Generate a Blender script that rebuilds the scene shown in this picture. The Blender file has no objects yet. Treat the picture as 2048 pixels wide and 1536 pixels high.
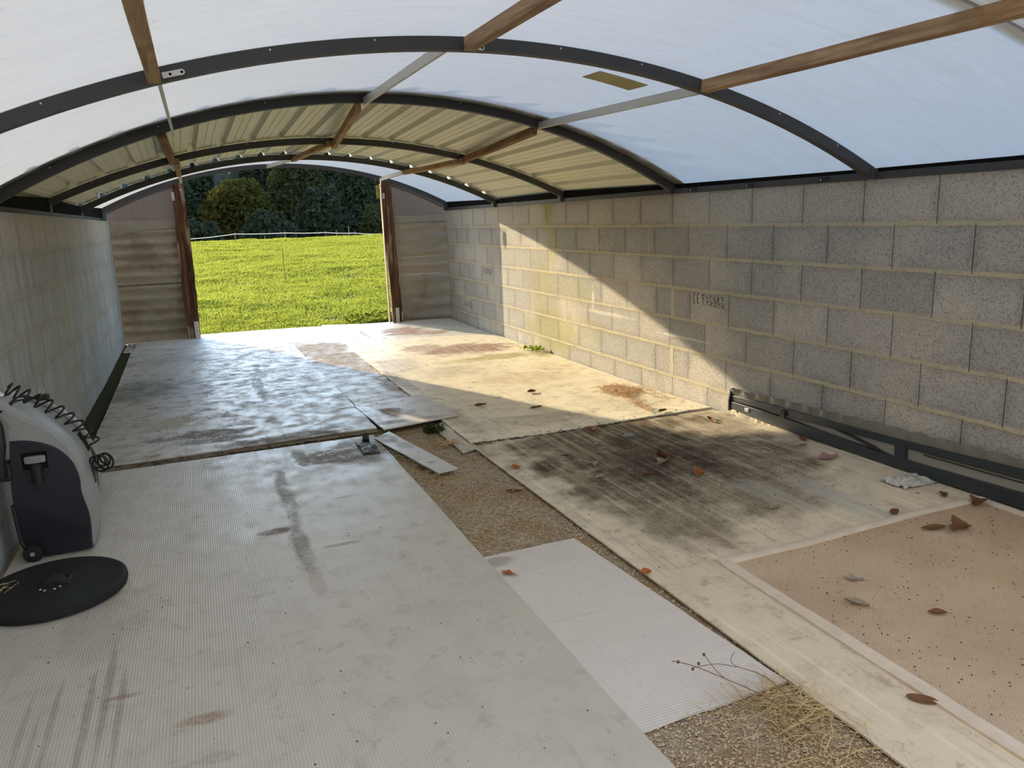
import bpy, bmesh, math, random
from mathutils import Vector, Matrix, noise as mnoise
random.seed(7)
R = random.random
U = random.uniform
SC = bpy.context.scene
COL = SC.collection
pi = math.pi

# ------------------------------------------------------------------ layout (metres; X right, Y into the shed, Z up)
XL, XR = -1.022, 3.623          # inner faces of the block walls
WH = 1.683                      # wall height
YE = 11.72                      # end frame of the shed
RIBS = [(3.47, 1.242, -2.804, 5.075), (5.50, 1.251, -2.321, 4.66), (7.55, 1.221, -3.362, 5.627),
        (9.53, 1.234, -3.024, 5.305), (11.62, 1.232, -2.797, 5.134)]
RIBH = 0.055


def smooth(a, b, t):
    t = min(1, max(0, (t - a) / (b - a)))
    return t * t * (3 - 2 * t)


def fh(x, y):
    """gentle unevenness of the floor"""
    h = .055 * smooth(2.1, 3.5, x) * (1 - smooth(3.4, 6.0, y))
    h += .034 * (1 - smooth(1.2, 2.6, x)) * smooth(8.6, 11.2, y)
    h += .014 * smooth(2.0, 3.0, x) * smooth(10, 11.5, y)
    return h


def nz(x, y, z=0.0):
    return mnoise.noise(Vector((x, y, z)))


# ------------------------------------------------------------------ node helpers
class NT:
    def __init__(s, name):
        s.m = bpy.data.materials.new(name)
        s.m.use_nodes = True
        s.t = s.m.node_tree
        s.t.nodes.clear()
        s.out = s.t.nodes.new('ShaderNodeOutputMaterial')
        s.pos = s.n('ShaderNodeNewGeometry').outputs['Position']

    def n(s, typ, **kw):
        nd = s.t.nodes.new(typ)
        for k, v in kw.items():
            setattr(nd, k, v)
        return nd

    def set(s, sock, v):
        if v is None:
            return
        if isinstance(v, bpy.types.NodeSocket):
            s.t.links.new(v, sock)
        elif isinstance(v, (tuple, list)) and sock.type == 'RGBA' and len(v) == 3:
            sock.default_value = (*v, 1)
        else:
            sock.default_value = v

    def math(s, op, a, b=None, c=None, clamp=False):
        nd = s.n('ShaderNodeMath', operation=op, use_clamp=clamp)
        s.set(nd.inputs[0], a)
        s.set(nd.inputs[1], b)
        s.set(nd.inputs[2], c)
        return nd.outputs[0]

    def add(s, a, b): return s.math('ADD', a, b)
    def sub(s, a, b): return s.math('SUBTRACT', a, b)
    def mul(s, a, b, clamp=False): return s.math('MULTIPLY', a, b, clamp=clamp)
    def mx(s, a, b): return s.math('MAXIMUM', a, b)

    def sep(s, v):
        nd = s.n('ShaderNodeSeparateXYZ')
        s.set(nd.inputs[0], v)
        return nd.outputs

    def comb(s, x, y, z):
        nd = s.n('ShaderNodeCombineXYZ')
        for i, v in enumerate((x, y, z)):
            s.set(nd.inputs[i], v)
        return nd.outputs[0]

    def scale(s, v, sc, off=(0, 0, 0)):
        nd = s.n('ShaderNodeMapping')
        s.set(nd.inputs['Vector'], v)
        nd.inputs['Scale'].default_value = sc
        nd.inputs['Location'].default_value = off
        return nd.outputs[0]

    def noise(s, v, scale=1, detail=3, rough=.55, dist=0):
        nd = s.n('ShaderNodeTexNoise')
        s.set(nd.inputs['Vector'], v)
        nd.inputs['Scale'].default_value = scale
        nd.inputs['Detail'].default_value = detail
        nd.inputs['Roughness'].default_value = rough
        nd.inputs['Distortion'].default_value = dist
        return nd.outputs[0]

    def voro(s, v, scale, feature='F1', out='Distance'):
        nd = s.n('ShaderNodeTexVoronoi', feature=feature)
        s.set(nd.inputs['Vector'], v)
        nd.inputs['Scale'].default_value = scale
        return nd.outputs[out]

    def ramp(s, v, a, b, lo=0., hi=1., smoothstep=True):
        nd = s.n('ShaderNodeMapRange')
        nd.interpolation_type = 'SMOOTHSTEP' if smoothstep else 'LINEAR'
        s.set(nd.inputs['Value'], v)
        nd.inputs['From Min'].default_value = a
        nd.inputs['From Max'].default_value = b
        nd.inputs['To Min'].default_value = lo
        nd.inputs['To Max'].default_value = hi
        return nd.outputs[0]

    def mix(s, f, a, b, mode='MIX'):
        nd = s.n('ShaderNodeMix', data_type='RGBA', blend_type=mode)
        s.set(nd.inputs[0], f)
        s.set(nd.inputs[6], a)
        s.set(nd.inputs[7], b)
        return nd.outputs[2]

    def bump(s, h, strength=.5, dist=.01, normal=None):
        nd = s.n('ShaderNodeBump')
        s.set(nd.inputs['Height'], h)
        nd.inputs['Strength'].default_value = strength
        nd.inputs['Distance'].default_value = dist
        if normal is not None:
            s.set(nd.inputs['Normal'], normal)
        return nd.outputs[0]

    def pbsdf(s, color, rough=.6, spec=.5, normal=None, metallic=0.):
        nd = s.n('ShaderNodeBsdfPrincipled')
        s.set(nd.inputs['Base Color'], color)
        s.set(nd.inputs['Roughness'], rough)
        s.set(nd.inputs['Specular IOR Level'], spec)
        s.set(nd.inputs['Metallic'], metallic)
        s.set(nd.inputs['Normal'], normal)
        return nd.outputs[0]

    def surf(s, sh):
        s.t.links.new(sh, s.out.inputs['Surface'])
        return s.m

    def blobs(s, v, lst, jitter=.35, scale=4.):
        """lst of (x, y, rx, ry, strength): soft irregular stains with a shape of their own"""
        nn = s.n('ShaderNodeTexNoise')
        s.set(nn.inputs['Vector'], v)
        nn.inputs['Scale'].default_value = scale
        nn.inputs['Detail'].default_value = 4
        vm = s.n('ShaderNodeVectorMath', operation='SUBTRACT')
        s.set(vm.inputs[0], nn.outputs['Color'])
        vm.inputs[1].default_value = (.5, .5, .5)
        dx, dy, _ = s.sep(vm.outputs[0])
        x, y, _z = s.sep(v)
        res = None
        for (cx, cy, rx, ry, st) in lst:
            u = s.math('MULTIPLY_ADD', s.sub(x, cx), 1 / rx, s.mul(dx, jitter * 3))
            w = s.math('MULTIPLY_ADD', s.sub(y, cy), 1 / ry, s.mul(dy, jitter * 3))
            d = s.add(s.mul(u, u), s.mul(w, w))
            f = s.ramp(d, .25, 1.25, st, 0)
            res = f if res is None else s.mx(res, f)
        return res


def simple(name, color, rough=.6, spec=.4, metallic=0., var=.12, scale=30, bump=0.):
    t = NT(name)
    nf = t.noise(t.pos, scale, 4)
    c = t.mix(nf, tuple(max(0, v * (1 - var)) for v in color), tuple(v * (1 + var) for v in color))
    nrm = t.bump(nf, bump, .005) if bump else None
    return t.surf(t.pbsdf(c, rough, spec, nrm, metallic))


# ------------------------------------------------------------------ mesh helpers
class MB:
    def __init__(s):
        s.v, s.f, s.mi = [], [], []

    def poly(s, pts, mi=0):
        i = len(s.v)
        s.v += [tuple(p) for p in pts]
        s.f.append(tuple(range(i, i + len(pts))))
        s.mi.append(mi)

    def box(s, a, b, mi=0, M=None):
        (x0, y0, z0), (x1, y1, z1) = a, b
        c = [Vector(p) for p in ((x0, y0, z0), (x1, y0, z0), (x1, y1, z0), (x0, y1, z0), (x0, y0, z1), (x1, y0, z1), (x1, y1, z1), (x0, y1, z1))]
        if M is not None:
            c = [M @ p for p in c]
        i = len(s.v)
        s.v += [tuple(p) for p in c]
        for q in ((0, 3, 2, 1), (4, 5, 6, 7), (0, 1, 5, 4), (1, 2, 6, 5), (2, 3, 7, 6), (3, 0, 4, 7)):
            s.f.append(tuple(i + k for k in q))
            s.mi.append(mi)

    def loft(s, rings, closed=True, caps=True, mi=0):
        i = len(s.v)
        n = len(rings[0])
        for r in rings:
            s.v += [tuple(p) for p in r]
        for k in range(len(rings) - 1):
            for j in range(n if closed else n - 1):
                a, b = i + k * n + j, i + k * n + (j + 1) % n
                s.f.append((a, b, b + n, a + n))
                s.mi.append(mi)
        if caps and closed:
            s.f.append(tuple(i + j for j in reversed(range(n))))
            s.f.append(tuple(i + (len(rings) - 1) * n + j for j in range(n)))
            s.mi += [mi, mi]

    def tube(s, path, r, n=8, mi=0, caps=True):
        path = [Vector(p) for p in path]
        rings = []
        up = Vector((0, 0, 1))
        prev = None
        for k, p in enumerate(path):
            d = (path[min(k + 1, len(path) - 1)] - path[max(k - 1, 0)]).normalized()
            if prev is None:
                a = d.cross(up)
                if a.length < 1e-3:
                    a = d.cross(Vector((1, 0, 0)))
            else:
                a = prev - d * prev.dot(d)
            a.normalize()
            prev = a
            b = d.cross(a)
            rr = r[k] if isinstance(r, (list, tuple)) else r
            rings.append([p + (a * math.cos(2 * pi * j / n) + b * math.sin(2 * pi * j / n)) * rr for j in range(n)])
        s.loft(rings, True, caps, mi)

    def lathe(s, prof, c, axis='z', n=32, mi=0):
        """prof: list of (radius, height) along axis through c"""
        rings = []
        for (r, h) in prof:
            ring = []
            for j in range(n):
                a = 2 * pi * j / n
                if axis == 'z':
                    ring.append((c[0] + r * math.cos(a), c[1] + r * math.sin(a), c[2] + h))
                else:
                    ring.append((c[0] + r * math.cos(a), c[1] + h, c[2] + r * math.sin(a)))
            rings.append(ring)
        s.loft(rings, True, True, mi)

    def prism_y(s, pts, y0, y1, mi=0):
        """extrude an (x,z) polygon along y"""
        s.loft([[(x, y0, z) for x, z in pts], [(x, y1, z) for x, z in pts]], True, True, mi)

    def grid(s, fn, nu, nv, mi=0):
        i = len(s.v)
        for a in range(nu + 1):
            for b in range(nv + 1):
                s.v.append(tuple(fn(a / nu, b / nv)))
        for a in range(nu):
            for b in range(nv):
                k = i + a * (nv + 1) + b
                s.f.append((k, k + nv + 1, k + nv + 2, k + 1))
                s.mi.append(mi)

    def slab(s, fn_top, fn_bot, nu, nv, mi=0, mi_bot=None):
        """closed slab between two grids"""
        i = len(s.v)
        w = nv + 1
        for fn in (fn_top, fn_bot):
            for a in range(nu + 1):
                for b in range(nv + 1):
                    s.v.append(tuple(fn(a / nu, b / nv)))
        o = (nu + 1) * w
        mb = mi if mi_bot is None else mi_bot
        for a in range(nu):
            for b in range(nv):
                k = i + a * w + b
                s.f.append((k, k + w, k + w + 1, k + 1))
                s.mi.append(mi)
                s.f.append((k + o, k + o + 1, k + o + w + 1, k + o + w))
                s.mi.append(mb)
        for a in range(nu):
            for b in (0, nv):
                k = i + a * w + b
                q = (k, k + o, k + o + w, k + w)
                s.f.append(q if b == 0 else tuple(reversed(q)))
                s.mi.append(mi)
        for b in range(nv):
            for a in (0, nu):
                k = i + a * w + b
                q = (k, k + 1, k + o + 1, k + o)
                s.f.append(q if a == 0 else tuple(reversed(q)))
                s.mi.append(mi)

    def build(s, name, mats, parent=None, smooth_=False, bevel=0., origin=None, fix=True):
        me = bpy.data.meshes.new(name)
        if origin is not None and parent is None:
            ox = Vector(origin)
            me.from_pydata([tuple(Vector(v) - ox) for v in s.v], [], s.f)
        else:
            me.from_pydata(s.v, [], s.f)
        mats = mats if isinstance(mats, (list, tuple)) else [mats]
        for m in mats:
            me.materials.append(m)
        if len(mats) > 1:
            me.polygons.foreach_set('material_index', s.mi)
        if fix and len(s.v) < 60000:
            bm = bmesh.new()
            bm.from_mesh(me)
            bmesh.ops.recalc_face_normals(bm, faces=bm.faces)
            bm.to_mesh(me)
            bm.free()
        if smooth_:
            me.polygons.foreach_set('use_smooth', [True] * len(me.polygons))
            try:
                me.set_sharp_from_angle(angle=math.radians(40))
            except Exception:
                pass
        o = bpy.data.objects.new(name, me)
        COL.objects.link(o)
        if origin is not None and parent is None:
            o.location = origin
        if parent is not None:
            o.parent = parent
            o.matrix_parent_inverse = Matrix.Translation(-world_loc(parent))
        if bevel:
            md = o.modifiers.new('bevel', 'BEVEL')
            md.width = bevel
            md.segments = 2
            md.limit_method = 'ANGLE'
            md.angle_limit = math.radians(40)
        return o


WL = {}


def world_loc(o):
    v = Vector((0, 0, 0))
    while o is not None:
        v += Vector(o.location)
        if o.parent is not None:
            v += o.matrix_parent_inverse.translation
        o = o.parent
    return v


def tag(o, label=None, cat=None, group=None, kind=None):
    if label: o['label'] = label
    if cat: o['category'] = cat
    if group: o['group'] = group
    if kind: o['kind'] = kind
    return o


def thing(name, loc, label, cat, group=None):
    o = bpy.data.objects.new(name, None)
    o.empty_display_size = .1
    COL.objects.link(o)
    o.location = loc
    return tag(o, label, cat, group)


# ------------------------------------------------------------------ materials
def mat_block_wall(name, side):
    t = NT(name)
    x, y, z = t.sep(t.pos)
    wob = t.mul(t.sub(t.noise(t.pos, 9, 3), .5), .018 if side == 'r' else .01)
    zz = t.math('DIVIDE', t.sub(WH, t.add(z, wob)), .25)
    row = t.math('FLOOR', zz)
    zf = t.math('FRACT', zz)
    stag = t.mul(t.math('MODULO', row, 2.), .5)
    off = -3.03 / .494 if side == 'r' else .35
    yy = t.add(t.add(t.math('DIVIDE', y, .494), off), stag)
    rj = t.n('ShaderNodeTexWhiteNoise', noise_dimensions='1D')
    t.set(rj.inputs['W'], row)
    yy = t.add(yy, t.mul(t.sub(rj.outputs['Value'], .5), .10))
    col = t.math('FLOOR', yy)
    yf = t.math('FRACT', yy)
    dh = t.mul(t.math('MINIMUM', zf, t.sub(1., zf)), .25)          # distance to bed joint
    dv = t.mul(t.math('MINIMUM', yf, t.sub(1., yf)), .494)         # distance to head joint
    wn = t.n('ShaderNodeTexWhiteNoise', noise_dimensions='2D')
    t.set(wn.inputs['Vector'], t.comb(row, col, 0.))
    tone = wn.outputs['Value']
    edge = t.mul(t.noise(t.pos, 45, 4), .016)
    hw = .0105 if side == 'r' else .008
    bed = t.ramp(t.sub(dh, edge), hw - .010, hw - .002, 1, 0)
    bed = t.mul(bed, t.math('GREATER_THAN', zz, .3))
    head = t.ramp(t.add(dv, t.mul(t.noise(t.pos, 40, 2), .0025)), .0022, .0052, 1, 0)
    grain = t.noise(t.pos, 105, 2, .75)
    pores = t.voro(t.pos, 95)
    big = t.noise(t.pos, 1.7, 4)
    stre = t.noise(t.scale(t.pos, (1, 7, .8)), 1.5, 4)
    if side == 'r':
        c = t.mix(tone, (.33, .31, .275), (.54, .49, .415))
        c = t.mix(t.ramp(big, .35, .7), c, (.34, .33, .305))
        top = t.math('LESS_THAN', zz, 1.)
        c = t.mix(t.mul(top, .6), c, (.53, .475, .40))
    else:
        c = t.mix(tone, (.33, .34, .33), (.40, .405, .39))
        c = t.mix(t.mul(t.ramp(stre, .52, .72), .55), c, (.55, .55, .52))
        c = t.mix(t.mul(t.ramp(stre, .5, .3), .6), c, (.22, .22, .20))
        top = t.math('LESS_THAN', zz, 1.)
        c = t.mix(t.mul(top, .65), c, (.52, .46, .39))
    # darker rims round each block
    rim = t.ramp(t.math('MINIMUM', dh, dv), .0, .07, 1, 0)
    c = t.mix(t.mul(rim, t.ramp(big, .3, .6, .05, .4)), c, (.16, .15, .135))
    c = t.mix(t.ramp(grain, .35, .72, 0, .5), c, t.mix(.5, c, (.68, .66, .6)))
    c = t.mix(t.ramp(grain, .50, .30, 0, .65), c, (.14, .133, .12))
    if side == 'l':
        c = t.mix(.25, c, (.35, .355, .34))
    mort = t.mix(t.noise(t.pos, 35, 3), (.40, .34, .22), (.60, .53, .38)) if side == 'r' else t.mix(t.noise(t.pos, 25, 3), (.32, .30, .24), (.47, .43, .33))
    bedv = bed if side == 'r' else t.mul(bed, t.ramp(t.noise(t.pos, 3, 3), .35, .65, .25, 1.))
    if side == 'r':
        # a few head joints were pointed up with the same yellow mortar
        vm = t.ramp(t.math('ABSOLUTE', t.sub(t.add(y, wob), 5.485)), .02, .028, 1, 0)
        odd = t.mul(t.math('COMPARE', row, 3., .1), vm)
        odd = t.mx(odd, t.mul(t.math('COMPARE', row, 5., .1), vm))
        odd = t.mx(odd, t.mul(t.math('COMPARE', row, 1., .1), t.ramp(t.math('ABSOLUTE', t.sub(t.add(y, wob), 5.86)), .008, .014, .7, 0)))
        bedv = t.mx(bedv, odd)
        v2 = t.comb(y, z, 0.)
        moss = t.blobs(v2, [(7.95, 1.66, .16, .32, .85), (7.85, 1.25, .16, .3, .5), (8.1, .75, .45, .35, .5), (7.9, .3, .75, .30, .75), (7.3, .75, .5, .14, .35), (7.0, .42, .5, .14, .3)], .45, 6)
        c = t.mix(t.mul(moss, .6), c, (.30, .28, .035))
        lich = t.blobs(v2, [(6.6, .60, .5, .02, .8), (5.35, .53, .4, .012, .9), (6.9, .72, .03, .14, .8)], .5, 20)
        c = t.mix(t.mul(lich, .6), c, (.7, .68, .6))
    c = t.mix(t.mul(bedv, t.ramp(t.noise(t.pos, 5, 4), .3, .6, .55, 1.)), c, mort)
    if side == 'l':
        drip = t.mul(t.ramp(t.math('ABSOLUTE', t.sub(t.add(y, t.mul(wob, 3.)), 7.15)), .02, .22, 1, 0), t.ramp(z, 1.2, .9, 0, 1))
        c = t.mix(t.mul(drip, .35), c, (.36, .31, .14))
    c = t.mix(t.mul(head, .85 if side == 'r' else .5), c, (.05, .045, .04))
    h = t.add(t.mul(grain, .5), t.mul(t.ramp(pores, 0, .45), .35))
    h = t.sub(t.add(h, t.mul(bedv, .9)), t.mul(head, 1.5))
    nrm = t.bump(h, .55 if side == 'r' else .3, .006)
    return t.surf(t.pbsdf(c, .92, .15, nrm))


def mat_sheet(name, base, ribdir='y', period=.0105, stains=(), rough=(.28, .55), grime=.5, seed=0., ribs=.6, stripes=0., spec=.5):
    """twin-wall plastic sheet laid on the floor: fine ribs, grime, stains; stains: (list of blobs, colour, strength)"""
    t = NT(name)
    x, y, z = t.sep(t.pos)
    p = t.scale(t.pos, (1, 1, 1), (seed, seed * 1.7, 0))
    big = t.noise(p, 1.6, 5, .6)
    mid = t.noise(p, 7, 5, .65)
    along = t.noise(t.scale(p, (26, 1.1, 1) if ribdir == 'y' else (1.1, 26, 1)), 1, 4, .6)
    across = t.noise(p, 8, 6, .72, .3)
    fine = t.noise(p, 60, 4, .7)
    c = t.mix(big, tuple(v * .90 for v in base), tuple(v * 1.08 for v in base))
    dirt = (.30, .25, .175)
    d1 = t.mul(t.mul(t.ramp(mid, .46, .62), t.ramp(fine, .38, .62, .3, 1.)), grime * .8)
    c = t.mix(d1, c, dirt)
    c = t.mix(t.mul(t.ramp(across, .56, .66), grime), c, (.15, .11, .07))
    c = t.mix(t.ramp(big, .5, .66, 0, .35), c, tuple(v * .78 for v in base))
    c = t.mix(t.mul(t.ramp(along, .55, .75), .38 + stripes * .6), c, tuple(v * (.72 - .25 * stripes) for v in base))
    if stripes:
        c = t.mix(t.mul(t.ramp(along, .45, .28), stripes), c, tuple(min(1, v * 1.25) for v in base))
    c = t.mix(t.ramp(fine, .66, .78, 0, .45 * grime + .1), c, (.12, .09, .06))
    wet = None
    for (bl, colr, st) in stains:
        m = t.mul(t.blobs(t.pos, bl, .45, 5), t.ramp(t.add(t.mul(fine, .45), t.mul(across, .55)), .38, .54, .5 if not stripes else .72, 1.))
        if stripes:
            m = t.mul(m, t.ramp(along, .3, .6, .7, 1.))
        c = t.mix(t.mul(m, st), c, colr)
        wet = m if wet is None else t.mx(wet, m)
    speck = t.voro(p, 55)
    pick = t.noise(p, 37, 1)
    c = t.mix(t.mul(t.ramp(speck, .10, .16, 1, 0), t.math('GREATER_THAN', pick, .66)), c, (.06, .045, .03))
    rgh = t.ramp(t.add(t.mul(mid, .5), t.mul(across, .5)), .38, .66, rough[0], rough[1])
    if wet is not None:
        rgh = t.math('MAXIMUM', rgh, t.mul(wet, .75))
    rgh = t.math('MAXIMUM', rgh, t.mul(d1, 1.1))
    cc = x if ribdir == 'y' else y
    wv = t.math('SINE', t.mul(cc, 2 * pi / period))
    rib_h = t.mul(t.ramp(wv, -.2, .9), ribs)
    h = t.add(rib_h, t.add(t.mul(fine, .25), t.add(t.mul(mid, 1.2), t.mul(across, .8))))
    c = t.mix(t.mul(t.ramp(wv, -.3, -1., 0, 1), .16 * ribs), c, (.16, .14, .11))
    return t.surf(t.pbsdf(c, rgh, spec, t.bump(h, .35, .004)))


def mat_roof(name, tint, dirt=.35, seed=0., dirty_brown=0.):
    """underside of a twin-wall translucent roof sheet"""
    t = NT(name)
    p = t.scale(t.pos, (1, 1, 1), (seed, seed, 0))
    st = t.noise(t.scale(p, (1.0, 16, 1)), 1.6, 6, .7)
    st2 = t.noise(t.scale(p, (2.5, 45, 2)), 2.0, 4, .7)
    sp = t.noise(p, 26, 5, .7)
    bigp = t.noise(p, 1.2, 3)
    c = t.mix(t.ramp(st, .35, .7, 0, dirt), tint, tuple(v * .80 for v in tint))
    c = t.mix(t.ramp(st2, .52, .70, 0, .8 * dirt), c, tuple(v * q for v, q in zip(tint, (.72, .69, .62))))
    c = t.mix(t.ramp(t.noise(p, 3.5, 5, .7), .5, .72, 0, .5 * dirt), c, tuple(v * q for v, q in zip(tint, (.84, .80, .70))))
    c = t.mix(t.ramp(sp, .60, .70, 0, .7 * dirt), c, (.15, .135, .11))
    if dirty_brown:
        c = t.mix(t.ramp(st, .36, .60, .35, dirty_brown), c, (.21, .16, .115))
        c = t.mix(t.ramp(st2, .52, .66, 0, dirty_brown), c, (.17, .115, .07))
    x, y, z = t.sep(t.pos)
    ln = t.ramp(t.math('SINE', t.mul(y, 2 * pi / .0105)), -.3, .6, .93, 1)
    cl = t.n('ShaderNodeVectorMath', operation='SCALE')
    t.set(cl.inputs[0], c)
    t.set(cl.inputs['Scale'], ln)
    tr = t.n('ShaderNodeBsdfTranslucent')
    t.set(tr.inputs[0], cl.outputs[0])
    df = t.n('ShaderNodeBsdfDiffuse')
    t.set(df.inputs[0], t.mix(.7, cl.outputs[0], (.62, .61, .58)))
    m1 = t.n('ShaderNodeMixShader')
    m1.inputs[0].default_value = .22
    t.set(m1.inputs[1], tr.outputs[0])
    t.set(m1.inputs[2], df.outputs[0])
    gl = t.n('ShaderNodeBsdfGlossy')
    gl.inputs['Roughness'].default_value = .3
    m2 = t.n('ShaderNodeMixShader')
    m2.inputs[0].default_value = .05
    t.set(m2.inputs[1], m1.outputs[0])
    t.set(m2.inputs[2], gl.outputs[0])
    return t.surf(m2.outputs[0])


def mat_clear(name):
    """outer skin of the twin-wall sheets"""
    t = NT(name)
    a = t.n('ShaderNodeBsdfTransparent')
    a.inputs[0].default_value = (.96, .97, .97, 1)
    return t.surf(a.outputs[0])


def mat_wood(name, light, dark, axis='y', seed=0.):
    t = NT(name)
    sc = {'y': (14, .9, 14), 'z': (14, 14, .9), 'x': (.9, 14, 14)}[axis]
    g = t.noise(t.scale(t.pos, sc, (seed, 0, seed)), 2.5, 5, .6, .6)
    b = t.noise(t.pos, 3, 3)
    c = t.mix(t.ramp(g, .3, .7), dark, light)
    c = t.mix(t.ramp(b, .45, .7, 0, .5), c, tuple(v * .6 for v in dark))
    return t.surf(t.pbsdf(c, .75, .25, t.bump(g, .4, .004)))


def mat_post(name, ycut):
    """oiled wooden post gnawed along its middle"""
    t = NT(name)
    g = t.noise(t.scale(t.pos, (16, 16, .9)), 2.0, 5, .6, .8)
    b = t.noise(t.scale(t.pos, (9, 9, 1.0)), 1.2, 4)
    x, y, z = t.sep(t.pos)
    c = t.mix(t.ramp(g, .3, .68), (.035, .014, .008), (.16, .07, .035))
    c = t.mix(t.ramp(b, .53, .63, 0, .85), c, (.36, .25, .16))
    return t.surf(t.pbsdf(c, .7, .3, t.bump(g, .5, .006)))


def mat_steel(name):
    t = NT(name)
    n1 = t.noise(t.pos, 4, 4)
    n2 = t.noise(t.scale(t.pos, (30, 2, 30)), 1, 3)
    c = t.mix(n1, (.80, .79, .62), (.87, .86, .71))
    c = t.mix(t.ramp(n2, .6, .75, 0, .3), c, (.33, .31, .25))
    return t.surf(t.pbsdf(c, .45, .5, None, .0))


def mat_fibre(name, seed, lichen):
    t = NT(name)
    p = t.scale(t.pos, (1, 1, 1), (seed, 0, seed))
    x, y, z = t.sep(t.pos)
    n1 = t.noise(t.scale(p, (2, 1, 14)), 1.6, 5, .6)
    n2 = t.noise(p, 22, 4, .7)
    c = t.mix(n1, (.26, .225, .175), (.48, .43, .36))
    c = t.mix(t.ramp(n2, .5, .7, 0, lichen), c, (.55, .43, .34))
    c = t.mix(t.ramp(t.noise(p, 2.5, 3), .5, .7, 0, .5), c, (.17, .13, .075))
    if lichen < .4:
        wl = t.blobs(t.comb(x, z, 0.), [(3.25, 1.00, .42, .010, .8), (3.15, .735, .35, .010, .9)], .8, 14)
        c = t.mix(t.mul(wl, .8), c, (.62, .6, .54))
    return t.surf(t.pbsdf(c, .9, .2, t.bump(n2, .3, .004)))


def mat_trans(name, col, through, f=.5, rough=.6):
    """leaf like: diffuse plus light that shines through"""
    t = NT(name)
    nf = t.noise(t.pos, 3.3, 3)
    c = t.mix(nf, tuple(v * .75 for v in col), tuple(v * 1.2 for v in col))
    d = t.n('ShaderNodeBsdfDiffuse')
    t.set(d.inputs[0], c)
    r = t.n('ShaderNodeBsdfTranslucent')
    t.set(r.inputs[0], t.mix(nf, tuple(v * .8 for v in through), tuple(min(1, v * 1.15) for v in through)))
    m = t.n('ShaderNodeMixShader')
    m.inputs[0].default_value = f
    t.set(m.inputs[1], d.outputs[0])
    t.set(m.inputs[2], r.outputs[0])
    return t.surf(m.outputs[0])


def mat_ground(name, cols, scale=20, bump=.6, bd=.01):
    t = NT(name)
    n1 = t.noise(t.pos, scale, 5, .65)
    n2 = t.noise(t.pos, scale * .12, 4)
    v = t.voro(t.pos, scale * 5)
    c = t.mix(t.ramp(n1, .3, .7), cols[0], cols[1])
    c = t.mix(t.ramp(n2, .42, .62), c, cols[2])
    return t.surf(t.pbsdf(c, .95, .1, t.bump(t.add(n1, t.mul(v, .5)), bump, bd)))


def mat_rug():
    t = NT('woven_shade_cloth')
    x, y, z = t.sep(t.pos)
    wx = t.math('SINE', t.mul(t.add(x, t.mul(y, .0)), 2 * pi / .009))
    wy = t.math('SINE', t.mul(y, 2 * pi / .009))
    w = t.mul(wx, wy)
    n1 = t.noise(t.pos, 2.2, 5, .6)
    n2 = t.noise(t.pos, 40, 4, .7)
    c = t.mix(t.ramp(n1, .3, .7), (.70, .51, .34), (.84, .66, .46))
    c = t.mix(t.ramp(w, -.5, .7, 0, .55), t.mix(.5, c, (.10, .065, .045)), c)
    c = t.mix(t.ramp(n2, .6, .72, 0, .6), c, (.12, .085, .06))
    c = t.mix(t.ramp(t.noise(t.pos, 3.1, 4), .55, .7, 0, .45), c, (.62, .50, .36))
    return t.surf(t.pbsdf(c, .9, .15, t.bump(w, .35, .003)))


M = {}
M['wall_r'] = mat_block_wall('concrete_blocks_right', 'r')
M['wall_l'] = mat_block_wall('concrete_blocks_left', 'l')
M['alu'] = simple('anthracite_aluminium', (.055, .055, .058), .55, .35, 0., .1, 12)
M['alu2'] = simple('slate_aluminium', (.022, .029, .036), .38, .5, 0., .15, 8)
M['zinc'] = simple('galvanised_steel', (.55, .55, .54), .42, .5, .7, .12, 60)
M['strip'] = simple('bare_aluminium', (.62, .58, .50), .5, .5, .25, .08, 9)
M['screw'] = simple('screw_steel', (.7, .7, .68), .35, .5, .8)
M['lip'] = simple('matt_black_lip', (.010, .010, .011), .95, .04)
M['hole'] = simple('dark_hole', (.01, .01, .01), .9, .05)
M['roof_a'] = mat_roof('opal_sheet_near', (.345, .352, .36), .40, 0.)
M['roof_b'] = mat_roof('opal_sheet_middle', (.345, .35, .353), .45, 5.)
M['roof_e'] = mat_roof('opal_sheet_end', (.36, .365, .365), .35, 9.)
M['roof_x'] = mat_roof('opal_sheet_grimy', (.33, .315, .295), .5, 13., .75)
M['clear'] = mat_clear('clear_skin')
M['batten'] = mat_wood('weathered_batten', (.52, .34, .19), (.27, .155, .08), 'y')
M['batten2'] = mat_wood('reddish_batten', (.34, .19, .09), (.16, .075, .035), 'y', 3.)
M['post'] = mat_post('oiled_post', 0)
M['tan'] = mat_wood('pale_batten_edge', (.40, .29, .19), (.25, .16, .1), 'z')
M['steel'] = mat_steel('coated_steel_sheet')
M['fib1'] = mat_fibre('fibre_cement_lichen', 0., .75)
M['fib2'] = mat_fibre('fibre_cement_grey', 4., .25)
M['fibtop'] = simple('fibre_cement_strip', (.33, .30, .25), .9, .2, 0., .2, 12, .2)
M['black'] = simple('black_plastic', (.012, .012, .013), .5, .4, 0., .2, 40)
M['rubber'] = simple('black_rubber', (.013, .014, .015), .75, .3, 0., .25, 90, .25)
M['navy'] = simple('dark_navy_plastic', (.011, .013, .021), .42, .5, 0., .25, 6)
M['grey'] = simple('grey_plastic', (.30, .305, .30), .5, .4, 0., .14, 7)
M['cap'] = simple('ribbed_cap_plastic', (.25, .26, .28), .4, .5)
M['gasket'] = simple('rubber_gasket', (.20, .19, .165), .5, .4, 0., .15, 10)
M['filler'] = simple('grey_translucent_filler', (.30, .285, .25), .5, .4, 0., .15, 8)
M['rug'] = mat_rug()
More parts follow.
